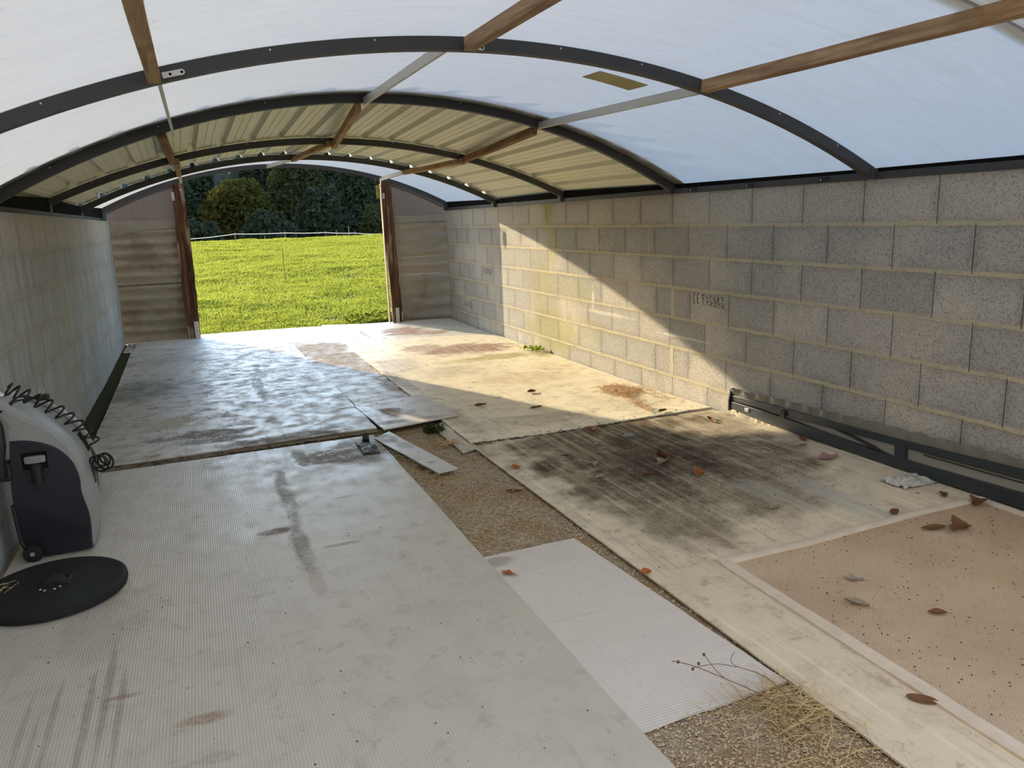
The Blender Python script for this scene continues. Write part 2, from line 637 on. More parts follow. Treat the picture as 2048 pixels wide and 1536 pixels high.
M['hem'] = simple('pale_hem', (.64, .55, .44), .8, .25, 0., .22, 14, .15)
M['gravel'] = mat_ground('gravel_soil', [(.32, .25, .16), (.56, .47, .34), (.40, .28, .15)], 30, .8, .02)
M['soil'] = mat_ground('damp_mossy_soil', [(.035, .028, .018), (.09, .075, .045), (.05, .055, .012)], 40, .8, .02)
M['field'] = mat_ground('field_earth', [(.045, .055, .012), (.10, .115, .022), (.07, .07, .02)], 6, .4, .05)
M['hill'] = mat_ground('wooded_hillside', [(.014, .024, .020), (.028, .040, .030), (.02, .03, .024)], .6, .5, .5)
M['grass'] = mat_trans('grass_blades', (.15, .185, .035), (.38, .42, .06), .55)
M['leafd'] = mat_trans('leaves_hazy_green', (.040, .066, .052), (.022, .036, .016), .25)  # distance haze put into the leaf colour as a bluish lift
M['leafm'] = mat_trans('leaves_green', (.055, .078, .045), (.05, .065, .016), .3)
M['leafy'] = mat_trans('leaves_sun_yellow', (.062, .075, .028), (.09, .085, .016), .35)  # yellow sun glow of the crown put into the leaf colour
M['bark'] = simple('tree_bark', (.03, .024, .018), .9, .1, 0., .3, 12)
M['tape'] = simple('fence_tape', (.85, .85, .86), .6, .3)
M['stake'] = simple('fence_stake', (.25, .25, .25), .6, .3)
M['rod'] = simple('rusty_rod', (.06, .045, .03), .7, .3)
M['weed'] = mat_trans('weed_leaves', (.16, .22, .02), (.35, .42, .03), .5)
M['clump'] = mat_trans('darker_grass', (.085, .115, .02), (.20, .24, .03), .5)
M['tuft'] = mat_trans('dark_grass_tuft', (.045, .07, .012), (.08, .11, .01), .4)
M['straw'] = simple('dry_straw', (.58, .44, .24), .8, .2, 0., .3, 50)
M['needles'] = simple('pine_needles', (.68, .46, .26), .8, .2, 0., .35, 60)
M['twine'] = simple('pale_twine', (.55, .47, .33), .8, .2)
M['yellow'] = simple('yellow_twine', (.38, .34, .10), .8, .2, 0., .3, 40)
M['peb'] = simple('pebbles', (.52, .43, .315), .85, .15, 0., .6, 90)
M['crumb'] = simple('bark_crumbs', (.055, .038, .024), .9, .15, 0., .5, 50)
M['chip'] = simple('white_chips', (.62, .59, .53), .8, .2)
M['brownleaf'] = simple('dry_brown_leaf', (.15, .075, .035), .7, .25, 0., .4, 40)
M['paleleaf'] = simple('dry_pale_leaf', (.30, .25, .19), .7, .25, 0., .3, 40)
M['greyleaf'] = simple('dry_grey_leaf', (.27, .245, .22), .7, .25, 0., .3, 40)
M['pinkleaf'] = simple('dry_pink_leaf', (.30, .18, .17), .7, .25, 0., .3, 40)
M['rustleaf'] = simple('rusty_orange_leaf', (.36, .115, .03), .7, .25, 0., .3, 40)
M['film'] = simple('clear_plastic_scrap', (.52, .51, .45), .3, .5, 0., .15, 20)
M['dkfilm'] = simple('dark_plastic_scrap', (.026, .025, .036), .5, .35, 0., .4, 30)
M['patch'] = mat_trans('brown_patch', (.46, .38, .21), (.72, .62, .38), .65)
M['endpl'] = None
M['rust'] = simple('rust', (.16, .045, .02), .9, .1)
M['ink'] = simple('stamp_ink', (.05, .047, .042), .9, .05)
M['mortar'] = simple('mortar_lump', (.42, .38, .30), .95, .1, 0., .25, 30, .5)


def mat_endpanel():
    t = NT('smoky_brown_translucent_panel')
    p = t.scale(t.pos, (40, 1, 1.2))
    n1 = t.noise(p, 1., 4, .6)
    c = t.mix(n1, (.27, .245, .235), (.40, .37, .36))
    tr = t.n('ShaderNodeBsdfTranslucent')
    t.set(tr.inputs[0], t.mix(.5, c, (.12, .10, .10)))
    df = t.n('ShaderNodeBsdfDiffuse')
    t.set(df.inputs[0], t.mix(.4, c, (.24, .21, .20)))
    m = t.n('ShaderNodeMixShader')
    m.inputs[0].default_value = .6
    t.set(m.inputs[1], tr.outputs[0])
    t.set(m.inputs[2], df.outputs[0])
    return t.surf(m.outputs[0])


M['endpl'] = mat_endpanel()

# ------------------------------------------------------------------ setting: floor, walls
b = MB()
b.grid(lambda u, v: (-2.2 + 7 * u, -3 + 15.15 * v, -.016 + fh(-2.2 + 7 * u, -3 + 15.15 * v) * .9 + .004 * nz(u * 60, v * 120)), 60, 120)
tag(b.build('floor', M['gravel'], smooth_=True), kind='structure')

for nm, x0, x1, mk in (('wall_left', XL - .2, XL, 'wall_l'), ('wall_right', XR, XR + .2, 'wall_r')):
    b = MB()
    b.box((x0, -2.5 if nm == 'wall_left' else 1.15, -.15), (x1, YE - .04, WH))  # unseen left stretch lengthened to shade the left foreground; right end cut short
    w = b.build(nm, M[mk])
    tag(w, kind='structure')
    if nm == 'wall_right':
        wall_right = w

# faint printed stamps on three blocks of the right wall: CE mark and two rows of dot characters
def stamp(y_left, z_c, s=1., n=6):
    m = MB()
    def dash(y, z, w, h):
        m.box((XR - .0012, y - w / 2, z - h / 2), (XR + .002, y + w / 2, z + h / 2))
    for k in range(2):                       # C and E as two arcs
        cy = y_left - .035 * s - k * .048 * s
        for a in range(9):
            an = math.radians(100 + a * 20)
            dash(cy - math.cos(an) * .018 * s, z_c + .002 + math.sin(an) * .04 * s, .008 * s, .010 * s)
        if k == 1:
            dash(cy + .008 * s, z_c + .002, .02 * s, .007 * s)
    rnd = random.Random(int(z_c * 1000))
    for r_ in range(2):
        for k in range(n):
            cy = y_left - .13 * s - k * .047 * s - r_ * .012
            cz = z_c + .024 * s - r_ * .046 * s - k * .002
            for i in range(4):
                for j in range(5):
                    if rnd.random() < .52:
                        dash(cy - i * .0085 * s, cz + (j - 2) * .0085 * s, .006 * s, .006 * s)
    return m.build('stamp_marking', M['ink'], wall_right)


stamp(5.205, .868)
stamp(10.12, .846, .9)
stamp(11.0, .33, .9)

# ridge of spilled mortar along the foot of the right wall
m = MB()
def mr(u, v):
    y = 3.80 + .92 * u
    w = (.030 + .030 * abs(nz(y * 5, 3)) + .012 * nz(y * 22, 8)) * smooth(0, .12, u) * smooth(1, .8, u) + .004
    z = fh(3.6, y) + .008 + (.075 + .02 * nz(y * 11, 1)) * (v ** .6) * smooth(0, .12, u) * smooth(1, .85, u)
    return (XR + .002 - w * (1 - v) ** .7 - .006 * nz(y * 30, v * 4, 6), y, z + .004 * nz(y * 40, v * 6))
m.grid(mr, 90, 8)
m.build('mortar_ridge', M['mortar'], wall_right, True)

# ------------------------------------------------------------------ roof ribs
def arc_x(k, x, r_off=0.):
    Y, cx, cz, Rr = RIBS[k]
    rr = Rr + r_off
    return cz + math.sqrt(max(0., rr * rr - (x - cx) ** 2))


def onarc(x, Y, kA=0, kB=1, off=RIBH):
    tt = (Y - RIBS[kA][0]) / (RIBS[kB][0] - RIBS[kA][0])
    return arc_x(kA, x, off) * (1 - tt) + arc_x(kB, x, off) * tt


def rib_ring(Y0, Y1, cx, cz, R0, R1, a0, a1, n=64):
    rings = []
    for i in range(n + 1):
        a = a0 + (a1 - a0) * i / n
        s_, c_ = math.sin(a), math.cos(a)
        rings.append([(cx + R0 * s_, Y0, cz + R0 * c_), (cx + R0 * s_, Y1, cz + R0 * c_), (cx + R1 * s_, Y1, cz + R1 * c_), (cx + R1 * s_, Y0, cz + R1 * c_)])
    return rings


rib_labels = ['dark grey arched roof rib nearest to the viewer, spanning both block walls',
              'dark grey arched roof rib between the middle translucent sheet and the corrugated steel roof',
              'dark grey arched roof rib in the middle of the corrugated steel roof',
              'dark grey arched roof rib where the corrugated steel ends and the far translucent bay begins',
              'grey brown arched end rib directly above the open doorway']
RIB_A = []
for k, (Y, cx, cz, Rr) in enumerate(RIBS):
    aL = -math.asin((cx - (-1.10)) / (Rr + .03))
    aR = math.asin((3.60 - cx) / (Rr + .03))
    RIB_A.append((aL, aR))
    root = thing('roof_rib', (cx, Y, WH), rib_labels[k], 'roof rib', 'arched roof ribs')
    w = .05
    m = MB()
    m.loft(rib_ring(Y - w / 2, Y + w / 2, cx, cz, Rr, Rr + RIBH, aL, aR))
    m.build('arch_profile', M['alu'], root, True)
    # fixing screws on the near flank
    if k < 3:
        for j in range(11 if k == 0 else 7):
            a = aL + (aR - aL) * (j + .6) / (11.3 if k == 0 else 7.4)
            m = MB()
            px, pz = cx + (Rr + .043) * math.sin(a), cz + (Rr + .043) * math.cos(a)
            m.lathe([(.0045, -.004), (.0045, 0), (.003, .002)], (px, Y - w / 2, pz), 'y', 8)
            for q in range(len(m.v)):
                v = m.v[q]
                m.v[q] = (v[0], 2 * (Y - w / 2) - v[1], v[2])
            m.build('screw', M['screw'], root)
    # feet standing on the walls
    for sx, xx in ((-1, -1.10), (1, 3.625)):
        m = MB()
        zt = arc_x(k, min(max(xx, -1.10), 3.60)) + .01
        m.box((xx - .045, Y - .04, WH), (xx + .03, Y + .04, max(zt + .042, WH + .03)))
        m.build('foot', M['alu'], root, bevel=.004)

# ------------------------------------------------------------------ roof coverings
def roof_sheet(name, kA, kB, Y0, Y1, mat, label, lift=0.):
    root_ = MB()
    def surf_(off):
        def f(u, v):
            Y = Y0 + (Y1 - Y0) * v
            x = -1.135 + (3.66 + 1.135) * u
            if kA == kB:
                z = arc_x(kA, x, off)
            else:
                tt = (Y - RIBS[kA][0]) / (RIBS[kB][0] - RIBS[kA][0])
                z = arc_x(kA, x, off) * (1 - tt) + arc_x(kB, x, off) * tt
            return (x, Y, z)
        return f
    root_.slab(surf_(RIBH + .013 + lift), surf_(RIBH + .003 + lift), 72, 8, 1, 0)
    o = root_.build(name, [mat, M['clear']], smooth_=True)
    tag(o, label, 'roof sheet', 'translucent roof sheets')
    return o


roof_sheet('translucent_roof_sheet', 0, 0, 1.98, 3.50, M['roof_a'], 'pale translucent arched roof sheet nearest to the viewer, in front of the nearest rib')
roof_sheet('translucent_roof_sheet', 0, 0, 1.20, 2.06, M['roof_x'], 'grimy brown streaked translucent roof sheet overlapping at the top right corner', .0105)
roof_sheet('translucent_roof_sheet', 0, 1, 3.45, 5.52, M['roof_b'], 'translucent arched roof sheet between the two nearest ribs, carrying a brown patch')
roof_sheet('translucent_roof_sheet', 3, 4, 9.50, 11.66, M['roof_e'], 'translucent arched roof sheet of the far bay just before the open doorway')

# brown rectangular patch stuck on the middle sheet
m = MB()
def patch_f(off):
    def f(u, v):
        x = 2.055 + .30 * u
        Y = 3.80 + .20 * v + .02 * u
        return (x, Y, onarc(x, Y, 0, 1, RIBH + off))
    return f
m.slab(patch_f(.0025), patch_f(-.0015), 8, 4)
tag(m.build('brown_patch', M['patch'], smooth_=True), 'brown rectangular patch stuck under the middle translucent roof sheet', 'patch')

# corrugated steel
def steel_profile(n_per, k_arc):
    pts = []
    P_ = .25
    for i in range(n_per):
        s0 = i * P_
        pts += [(s0, 0), (s0 + .044, 0), (s0 + .047, .004), (s0 + .053, .004), (s0 + .056, 0), (s0 + .099, 0), (s0 + .102, .004), (s0 + .108, .004), (s0 + .111, 0),
                (s0 + .165, 0), (s0 + .182, .038), (s0 + .222, .038), (s0 + .239, 0)]
    return pts


def steel_sheet(kA, kB, Y0, Y1, label, lift):
    m = MB()
    prof = steel_profile(21, kA)
    S = prof[-1][0]
    rows = []
    for v in range(9):
        Y = Y0 + (Y1 - Y0) * v / 8
        tt = (Y - RIBS[kA][0]) / (RIBS[kB][0] - RIBS[kA][0])
        cx = RIBS[kA][1] * (1 - tt) + RIBS[kB][1] * tt
        cz = RIBS[kA][2] * (1 - tt) + RIBS[kB][2] * tt
        Rr = RIBS[kA][3] * (1 - tt) + RIBS[kB][3] * tt + RIBH + lift
        a0 = -S / Rr / 2
        rows.append(([(cx + (Rr + h_) * math.sin(a0 + s_ / Rr), Y, cz + (Rr + h_) * math.cos(a0 + s_ / Rr)) for s_, h_ in prof],
                     [(cx + (Rr + h_ + .0012) * math.sin(a0 + s_ / Rr), Y, cz + (Rr + h_ + .0012) * math.cos(a0 + s_ / Rr)) for s_, h_ in prof]))
    n = len(prof)
    m.slab(lambda u, v: rows[round(u * 8)][1][round(v * (n - 1))], lambda u, v: rows[round(u * 8)][0][round(v * (n - 1))], 8, n - 1)
    o = m.build('steel_roof_sheet', M['steel'])
    tag(o, label, 'roof sheet', 'corrugated steel roof sheets')
    return o


steel_sheet(1, 2, 5.33, 7.62, 'cream corrugated steel roof sheet of the nearer steel bay', .0145)
steel_sheet(2, 3, 7.50, 9.76, 'cream corrugated steel roof sheet of the farther bay, light shining in at its end', .026)

# ------------------------------------------------------------------ battens and strips along the roof
def bar(name, p0, p1, w, h, mat, label, cat, group, bevel=.004, plate=None):
    p0, p1 = Vector(p0), Vector(p1)
    root = thing(name, tuple((p0 + p1) / 2), label, cat, group)
    m = MB()
    rings = []
    nseg = 10
    for i in range(nseg + 1):
        t_ = i / nseg
        p = p0.lerp(p1, t_)
        wob = .004 * nz(p.y * 1.7, p.x * 3, 2) if cat == 'batten' else 0
        tl = .10 * (p.x - 1.24)                       # square to the arch
        ca, sa = math.cos(tl), math.sin(tl)
        ring = []
        for (dx, dz) in ((-w / 2, 0), (w / 2, 0), (w / 2, h), (-w / 2, h)):
            ring.append((p.x + dx * ca + dz * sa + wob, p.y, p.z - dx * sa + dz * ca + wob))
        rings.append(ring)
    m.loft(rings)
    m.build('beam', mat, root, False, bevel)
    if plate:
        q, ang, scale_ = plate
        pm = MB()
        L, Wd = .085 * scale_, .022
        outl = [(0, -Wd / 2), (L - Wd / 2, -Wd / 2)] + [(L - Wd / 2 + Wd / 2 * math.sin(a), -Wd / 2 * math.cos(a)) for a in [pi * j / 8 for j in range(1, 8)]] + [(L - Wd / 2, Wd / 2), (0, Wd / 2)]
        ca, sa = math.cos(ang), math.sin(ang)
        pts = [(q[0] + a * ca - b_ * sa, q[2] + a * sa + b_ * ca) for a, b_ in outl]
        pm.prism_y(pts, q[1] - .002, q[1])
        po = pm.build('fixing_plate', M['zinc'], root)
        for d in (L - Wd / 2, L * .35):
            hm = MB()
            hm.lathe([(.0055, 0), (.0055, .0012)], (q[0] + d * ca, q[1] - .003, q[2] + d * sa), 'y', 10)
            hm.build('hole', M['hole'], po)
    return root


GB, GS = 'wooden battens under the roof', 'metal strips under the roof'
# bay nearest the viewer: three long brown battens in front of rib 0
bar('roof_batten', (-.075, 1.22, 2.098), (-.075, 3.45, 2.098), .050, .058, M['batten'], 'brown wooden batten at the upper left, running to the nearest rib', 'batten', GB, .004, ((-.045, 3.443, 2.128), .22, 1.))
bar('roof_batten', (1.275, 1.22, 2.266), (1.215, 3.45, 2.266), .050, .058, M['batten'], 'brown wooden batten at the top middle, running to the nearest rib', 'batten', GB, .004, ((1.235, 3.443, 2.287), -.1, .6))
bar('roof_batten', (2.545, 1.22, 2.11), (2.455, 3.45, 2.122), .050, .058, M['batten'], 'long brown wooden batten crossing the upper right sheets to the nearest rib', 'batten', GB)
# bay 2: thin bare metal strips
bar('roof_strip', (-.058, 3.50, 2.102), (-.047, 5.47, 2.112), .016, .05, M['strip'], 'thin bare metal strip on the left between the two nearest ribs', 'strip', GS, .002)
bar('roof_strip', (1.12, 3.50, 2.268), (1.165, 5.47, 2.32), .016, .05, M['strip'], 'thin bare metal strip in the middle between the two nearest ribs', 'strip', GS, .002)
bar('roof_strip', (2.462, 3.50, 2.122), (2.445, 5.47, 2.175), .016, .05, M['strip'], 'thin bare metal strip on the right between the two nearest ribs', 'strip', GS, .002)
# steel bays: reddish battens
bar('roof_batten', (-.115, 5.53, 2.10), (-.10, 7.60, 2.10), .055, .062, M['batten2'], 'reddish wooden batten at the left under the nearer steel sheet', 'batten', GB)
bar('roof_batten', (1.13, 5.53, 2.285), (1.30, 7.60, 2.225), .045, .055, M['batten'], 'slanting wooden batten in the middle under the nearer steel sheet', 'batten', GB)
bar('roof_batten', (2.43, 5.53, 2.14), (2.545, 7.60, 2.085), .050, .055, M['batten2'], 'reddish wooden batten at the right under the nearer steel sheet', 'batten', GB)
bar('roof_batten', (-.065, 7.50, 2.09), (-.075, 9.56, 2.11), .050, .055, M['batten'], 'short wooden batten at the left under the farther steel sheet', 'batten', GB)
bar('roof_batten', (1.24, 7.50, 2.24), (1.16, 9.56, 2.26), .050, .05, M['batten'], 'short wooden batten in the middle under the farther steel sheet', 'batten', GB)
bar('roof_batten', (2.52, 7.50, 2.075), (2.46, 9.56, 2.10), .050, .05, M['batten'], 'short wooden batten at the right under the farther steel sheet', 'batten', GB)
# far translucent bay
bar('roof_strip', (-.07, 9.56, 2.12), (-.08, 11.58, 2.145), .03, .045, M['strip'], 'bare metal strip at the left of the far translucent bay', 'strip', GS, .002)
bar('roof_strip', (1.16, 9.56, 2.275), (1.05, 11.58, 2.33), .03, .045, M['strip'], 'bare metal strip in the middle of the far translucent bay', 'strip', GS, .002)
bar('roof_strip', (2.47, 9.56, 2.11), (2.62, 11.58, 2.135), .03, .045, M['strip'], 'bare metal strip meeting the top of the right doorpost', 'strip', GS, .002)

# eave rails on top of the walls
for sx, xx in ((-1, XL - .075), (1, XR + .02)):
    for k in range(-1, 4):
        y0 = 1.2 if k < 0 else RIBS[k][0] + .026
        y1 = RIBS[k + 1][0] - .026
        side = 'left' if sx < 0 else 'right'
        place = ['before the nearest rib', 'between the two nearest ribs', 'under the nearer steel sheet', 'under the farther steel sheet', 'of the far translucent bay'][k + 1]
        root = thing('eave_rail', (xx, (y0 + y1) / 2, WH), 'dark eave rail on top of the %s wall %s' % (side, place), 'rail', 'eave rails on the walls')
        m = MB()
        m.box((xx - .03, y0, WH - .001), (xx + .025, y1, WH + .040))
        m.build('rail_profile', M['alu'], root, False, .003)
        m = MB()
        kA_, kB_ = (0, 0) if k < 0 else ((0, 1), (1, 2), (2, 3), (3, 4))[k]
        rings = []
        for i in range(9):
            y = y0 + (y1 - y0) * i / 8
            ring = [(xx - .02, y, WH + .038), (xx + .02, y, WH + .038)]
            for xq in (xx + .02, xx - .02):
                zq = arc_x(kA_, xq, RIBH) if kA_ == kB_ else onarc(xq, y, kA_, kB_)
                ring.append((xq, y, max(zq + .007, WH + .045)))
            rings.append(ring)
        m.loft(rings)
        m.build('upper_lip', M['lip'], root, False, .003)
        if sx > 0 and k == 0:
            for q in (3.83, 4.53, 5.2):
                m = MB()
                m.box((xx - .036, q - .045, WH + .006), (xx - .030, q + .045, WH + .034))
                co = m.build('clip', M['black'], root, False, .002)
                m = MB()
                m.lathe([(.007, 0), (.007, .004)], (xx - .037, q + .02, WH + .02), 'y', 8)
                m.build('screw', M['screw'], co)

# ------------------------------------------------------------------ end wall: posts, corrugated cement sheets, smoky panels
def post(name, xs, label, mir):
    """xs: list of (z, x0, x1) along the height"""
    root = thing(name, (xs[0][1], YE, xs[0][0]), label, 'post', 'doorposts')
    m = MB()
    rings = []
    n = 40
    for i in range(n + 1):
        z = xs[0][0] + (xs[-1][0] - xs[0][0]) * i / n
        for a, b_ in zip(xs, xs[1:]):
            if a[0] <= z <= b_[0] + 1e-6:
                t_ = (z - a[0]) / (b_[0] - a[0])
                x0, x1 = a[1] + (b_[1] - a[1]) * t_, a[2] + (b_[2] - a[2]) * t_
                break
        gn = smooth(.25, .5, z) * (1 - smooth(1.85, 2.0, z))
        e = .012 * nz(z * 4, 1, mir) * gn
        e2 = .010 * nz(z * 7, 5, mir) * gn
        dp = .028 * gn * (.6 + .6 * nz(z * 3, 9, mir))
        y0, y1 = YE, YE + .055
        w = x1 - x0
        rings.append([(x0 + e, y0, z), (x0 + w * .3 + e, y0 + .002, z), (x0 + w * .42 + e2, y0 + dp, z), (x0 + w * .62 + e2, y0 + dp * .9, z), (x0 + w * .76, y0 + .002, z), (x1 + e2, y0, z),
                      (x1 + e2, y1, z), (x0 + e, y1, z)])
    m.loft(rings)
    m.build('gnawed_timber', M['post'], root, True)
    return root


Ls = YE / 11.8
pl = post('doorpost', [(.035, -.232 * Ls, -.070 * Ls), (.85, -.235 * Ls, -.055), (1.6, -.224 * Ls, -.047), (2.17, -.195 * Ls, -.066)], 'gnawed reddish wooden doorpost on the left of the open doorway', 1.)
pr = post('doorpost', [(.01, 2.70, 2.865), (.66, 2.69, 2.83), (1.35, 2.662, 2.815), (2.17, 2.655, 2.80)], 'gnawed reddish wooden doorpost on the right of the open doorway', 7.)
for root, x0, x1, zb in ((pl, -.135, -.075, .04), (pr, 2.745, 2.80, .015)):
    m = MB()
    m.box((x0, YE - .012, zb), (x1, YE - .002, zb + .235))
    br = m.build('foot_bracket', M['zinc'], root, False, .002)
    for q in (.05, .10, .15, .20):
        m = MB()
        m.lathe([(.006, 0), (.006, .002)], ((x0 + x1) / 2, YE - .0145, zb + q), 'y', 8)
        m.build('hole', M['hole'], br)
    m = MB()
    m.box((x0 - .085 if root is pl else x1 + .035, YE - .02, zb), (x0 - .075 if root is pl else x1 + .045, YE + .03, zb + .17))
    m.build('side_bracket', M['zinc'], root, False, .001)
# plates near the head
m = MB(); m.box((-.222, YE - .008, 1.93), (-.186, YE - .001, 2.045))
hp = m.build('head_plate', M['zinc'], pl, False, .002)
for q in (1.95, 2.02):
    m = MB(); m.lathe([(.006, 0), (.006, .002)], (-.204, YE - .010, q), 'y', 8); m.build('hole', M['hole'], hp)
m = MB(); m.lathe([(.012, -.003), (.012, .003)], (-.10, YE - .004, 2.07), 'y', 12); m.build('bolt', M['screw'], pl)
m = MB(); m.box((2.66, YE - .012, 1.885), (2.695, YE - .002, 1.965)); hp = m.build('head_plate', M['zinc'], pr, False, .002)
m = MB(); m.lathe([(.006, 0), (.006, .002)], (2.68, YE - .015, 1.93), 'y', 8); m.build('hole', M['hole'], hp)
m = MB(); m.box((2.646, YE - .004, .03), (2.658, YE + .08, 2.10)); m.build('edge_strip', M['tan'], pr, False, .002)


def corr(label, x0, x1, z0, z1, mat, period=.148, amp=.022, ph=0., group='corrugated cement sheets', y=YE + .09):
    m = MB()
    n = int((z1 - z0) / period * 12)
    def f(off):
        return lambda u, v: (x0 + (x1 - x0) * u, y + off + amp * math.cos(2 * pi * (z0 + (z1 - z0) * v) / period + ph), z0 + (z1 - z0) * v)
    m.slab(f(-.006), f(0), 6, n)
    return tag(m.build('corrugated_sheet', mat, smooth_=True), label, 'corrugated sheet', group)


corr('lichen-tinted corrugated cement sheet, upper one left of the doorway', -1.25, -.17, .83, 1.66, M['fib1'], .146)
corr('grey corrugated cement sheet, lower one left of the doorway', -1.25, -.17, .03, .885, M['fib2'], .146, .022, 1., y=YE + .105)
corr('brownish corrugated cement sheet, upper one right of the doorway', 2.79, 3.85, .90, 1.60, M['fib2'], .2, .016, .5)
corr('brownish corrugated cement sheet, lower one right of the doorway', 2.79, 3.85, .0, .915, M['fib2'], .2, .014, 1.2, y=YE + .105)
for x0, x1, za, zb, lab in ((-1.25, -.17, (1.515, 1.69), (1.575, 1.665), 'pale flat strip capping the cement sheets left of the doorway'), (2.79, 3.85, (1.53, 1.63), (1.53, 1.62), 'pale flat strip capping the cement sheets right of the doorway')):
    m = MB()
    m.loft([[(x0, YE + .060, za[0]), (x0, YE + .057, za[1]), (x0, YE + .064, za[1] + .004), (x0, YE + .067, za[0])], [(x1, YE + .060, zb[0]), (x1, YE + .057, zb[1]), (x1, YE + .064, zb[1] + .004), (x1, YE + .067, zb[0])]])
    tag(m.build('capping_strip', M['fibtop']), lab, 'strip', 'capping strips')

for sgn, x0, x1, zb, lab in ((-1, -1.17, -.185, 1.60, 'smoky brown translucent panel above the cement sheets left of the doorway'), (1, 2.79, 3.70, 1.56, 'smoky brown translucent panel above the cement sheets right of the doorway')):
    root = thing('end_panel', ((x0 + x1) / 2, YE + .03, zb), lab, 'panel', 'smoky end panels')
    m = MB()
    xa = x0 if sgn > 0 else -1.05
    def top(x): return max(zb + .02, arc_x(4, min(max(x, -1.1), 3.6)) + .055)
    m.slab(lambda u, v: (xa + (x1 - xa) * u if sgn > 0 else xa + (x1 - xa) * u, YE + .070, zb + (top(xa + (x1 - xa) * u) - zb) * v),
           lambda u, v: (xa + (x1 - xa) * u, YE + .078, zb + (top(xa + (x1 - xa) * u) - zb) * v), 16, 2)
    m.build('sheet', M['endpl'], root)
    m = MB()
    rings = []
    for i in range(17):
        x = xa + (x1 - xa) * i / 16
        z = top(x)
        rings.append([(x, YE + .058, z - .075), (x, YE + .082, z - .075), (x, YE + .082, z + .004), (x, YE + .058, z + .004)])
    m.loft(rings)
    m.build('edge_profile', M['alu'], root)

# frayed yellow twine bundle at the head of the right doorpost
m = MB()
for i in range(26):
    x = U(2.575, 2.625); y = YE - .02 + U(-.02, .03)
    L = U(.10, .17)
    m.tube([(x, y, 2.08 - U(0, .02)), (x + U(-.01, .01), y + U(-.01, .01), 2.05 - L * .5), (x + U(-.012, .02), y + U(-.01, .01), 2.05 - L)], .003, 4)
m.tube([(2.56, YE - .02, 2.07), (2.60, YE - .035, 2.075), (2.66, YE - .01, 2.07)], .006, 6)
tag(m.build('twine_bundle', M['yellow']), 'frayed yellow twine hanging at the top of the right doorpost', 'twine')

# ------------------------------------------------------------------ floor sheets
def sheet(name, quad, z, th, mat, label, cat='floor sheet', group='plastic sheets laid on the floor', n=24, wob=.003, seed=0., lift=None):
    """quad: near-left, near-right, far-right, far-left"""
    A, B, C, D = [Vector(q) for q in quad]
    m = MB()
    def f(off, top):
        def g(u, v):
            p = A.lerp(B, u).lerp(D.lerp(C, u), v)
            e = .004 * nz(p.x * 6 + seed, p.y * 6) * (1 if (u in (0, 1) or v in (0, 1)) else 0)
            h = fh(p.x, p.y) + wob * nz(p.x * 1.7 + seed, p.y * 1.7 + seed)
            if lift: h += lift(p.x, p.y)
            return (p.x + e, p.y + e, z + off + h)
        return g
    m.slab(f(0, 1), f(-th, 0), n, n)
    return tag(m.build(name, mat, smooth_=True), label, cat, group)


base1 = (.585, .54, .46)
base2 = (.64, .41, .34)
S1 = mat_sheet('floor_sheet_front_left', base1, 'y', .0105, [
    ([(.80, 5.12, .42, .25, 1), (.95, 5.3, .3, .25, .8)], (.10, .075, .05), .75),
    ([(.33, 4.55, .05, .75, .8), (.5, 5.2, .06, .3, .9), (.32, 3.75, .05, .35, .8), (.22, 3.95, .10, .05, 1)], (.12, .085, .045), .8),
    ([(.51, 3.63, .11, .02, 1), (-.13, 2.44, .09, .035, .9), (-.39, 2.68, .07, .018, .8), (.62, 4.3, .09, .015, .7), (.8, 4.9, .1, .012, .7), (.33, 3.3, .04, .2, .5), (.06, 2.3, .03, .5, .0)], (.28, .13, .05), .7),
    ([(-.45, 2.75, .018, .42, .8), (-.40, 2.6, .014, .3, .7), (-.50, 2.55, .016, .35, .8), (-.60, 2.6, .012, .3, .7), (-.68, 2.6, .012, .25, .6), (-.64, 2.45, .010, .3, .6)], (.19, .16, .11), .6),
    ([(-.5, 3.3, .18, .35, .5), (-.72, 5.0, .1, .4, .7)], (.24, .21, .16), .5)], (.3, .55), .24, 1., .75, 0., .36)
sheet('floor_sheet', [(-1.0, -.6), (1.11, -.6), (1.066, 5.545), (-.985, 5.50)], .009, .008, S1, 'large grey ribbed plastic floor sheet in the left foreground, under the black lid', seed=1., n=60, wob=.004)
S2 = mat_sheet('floor_sheet_far_left', base1, 'y', .0105, [
    ([(-.62, 8.2, .4, .6, .9), (.15, 8.5, .45, .35, .5), (-.2, 7.9, .3, .25, .5)], (.085, .085, .025), .75),
    ([(-.1, 6.15, .4, .16, 1), (.45, 5.75, .5, .12, 1), (.0, 5.95, .3, .12, .9), (.8, 5.9, .35, .14, .6)], (.13, .10, .065), .8),
    ([(.42, 7.9, .07, .9, .8), (.48, 8.8, .05, .4, .8)], (.10, .075, .05), .7),
    ([(-.33, 6.68, .26, .26, 1)], (.50, .44, .30), .8),
    ([(-.35, 9.9, .7, .35, .6), (.5, 9.6, .5, .4, .5), (.6, 7.2, .4, .3, .5)], (.17, .13, .085), .55)], (.28, .6), .85, 3., .75, 0., .25)
sheet('floor_sheet', [(-.86, 5.60), (1.125, 5.69), (1.036, 10.47), (-.90, 11.0)], .022, .010, S2, 'large ribbed plastic floor sheet along the left wall, reaching toward the doorway', seed=2., n=60, wob=.005)
S2b = mat_sheet('floor_board_edge', (.25, .21, .155), 'x', .03, (), (.6, .8), .6, 4., .2)
sheet('floor_board', [(-.80, 5.565), (1.13, 5.655), (1.13, 5.72), (-.80, 5.63)], .009, .016, S2b, 'narrow brown board edge under the near end of the left sheet', 'board', None, 10)
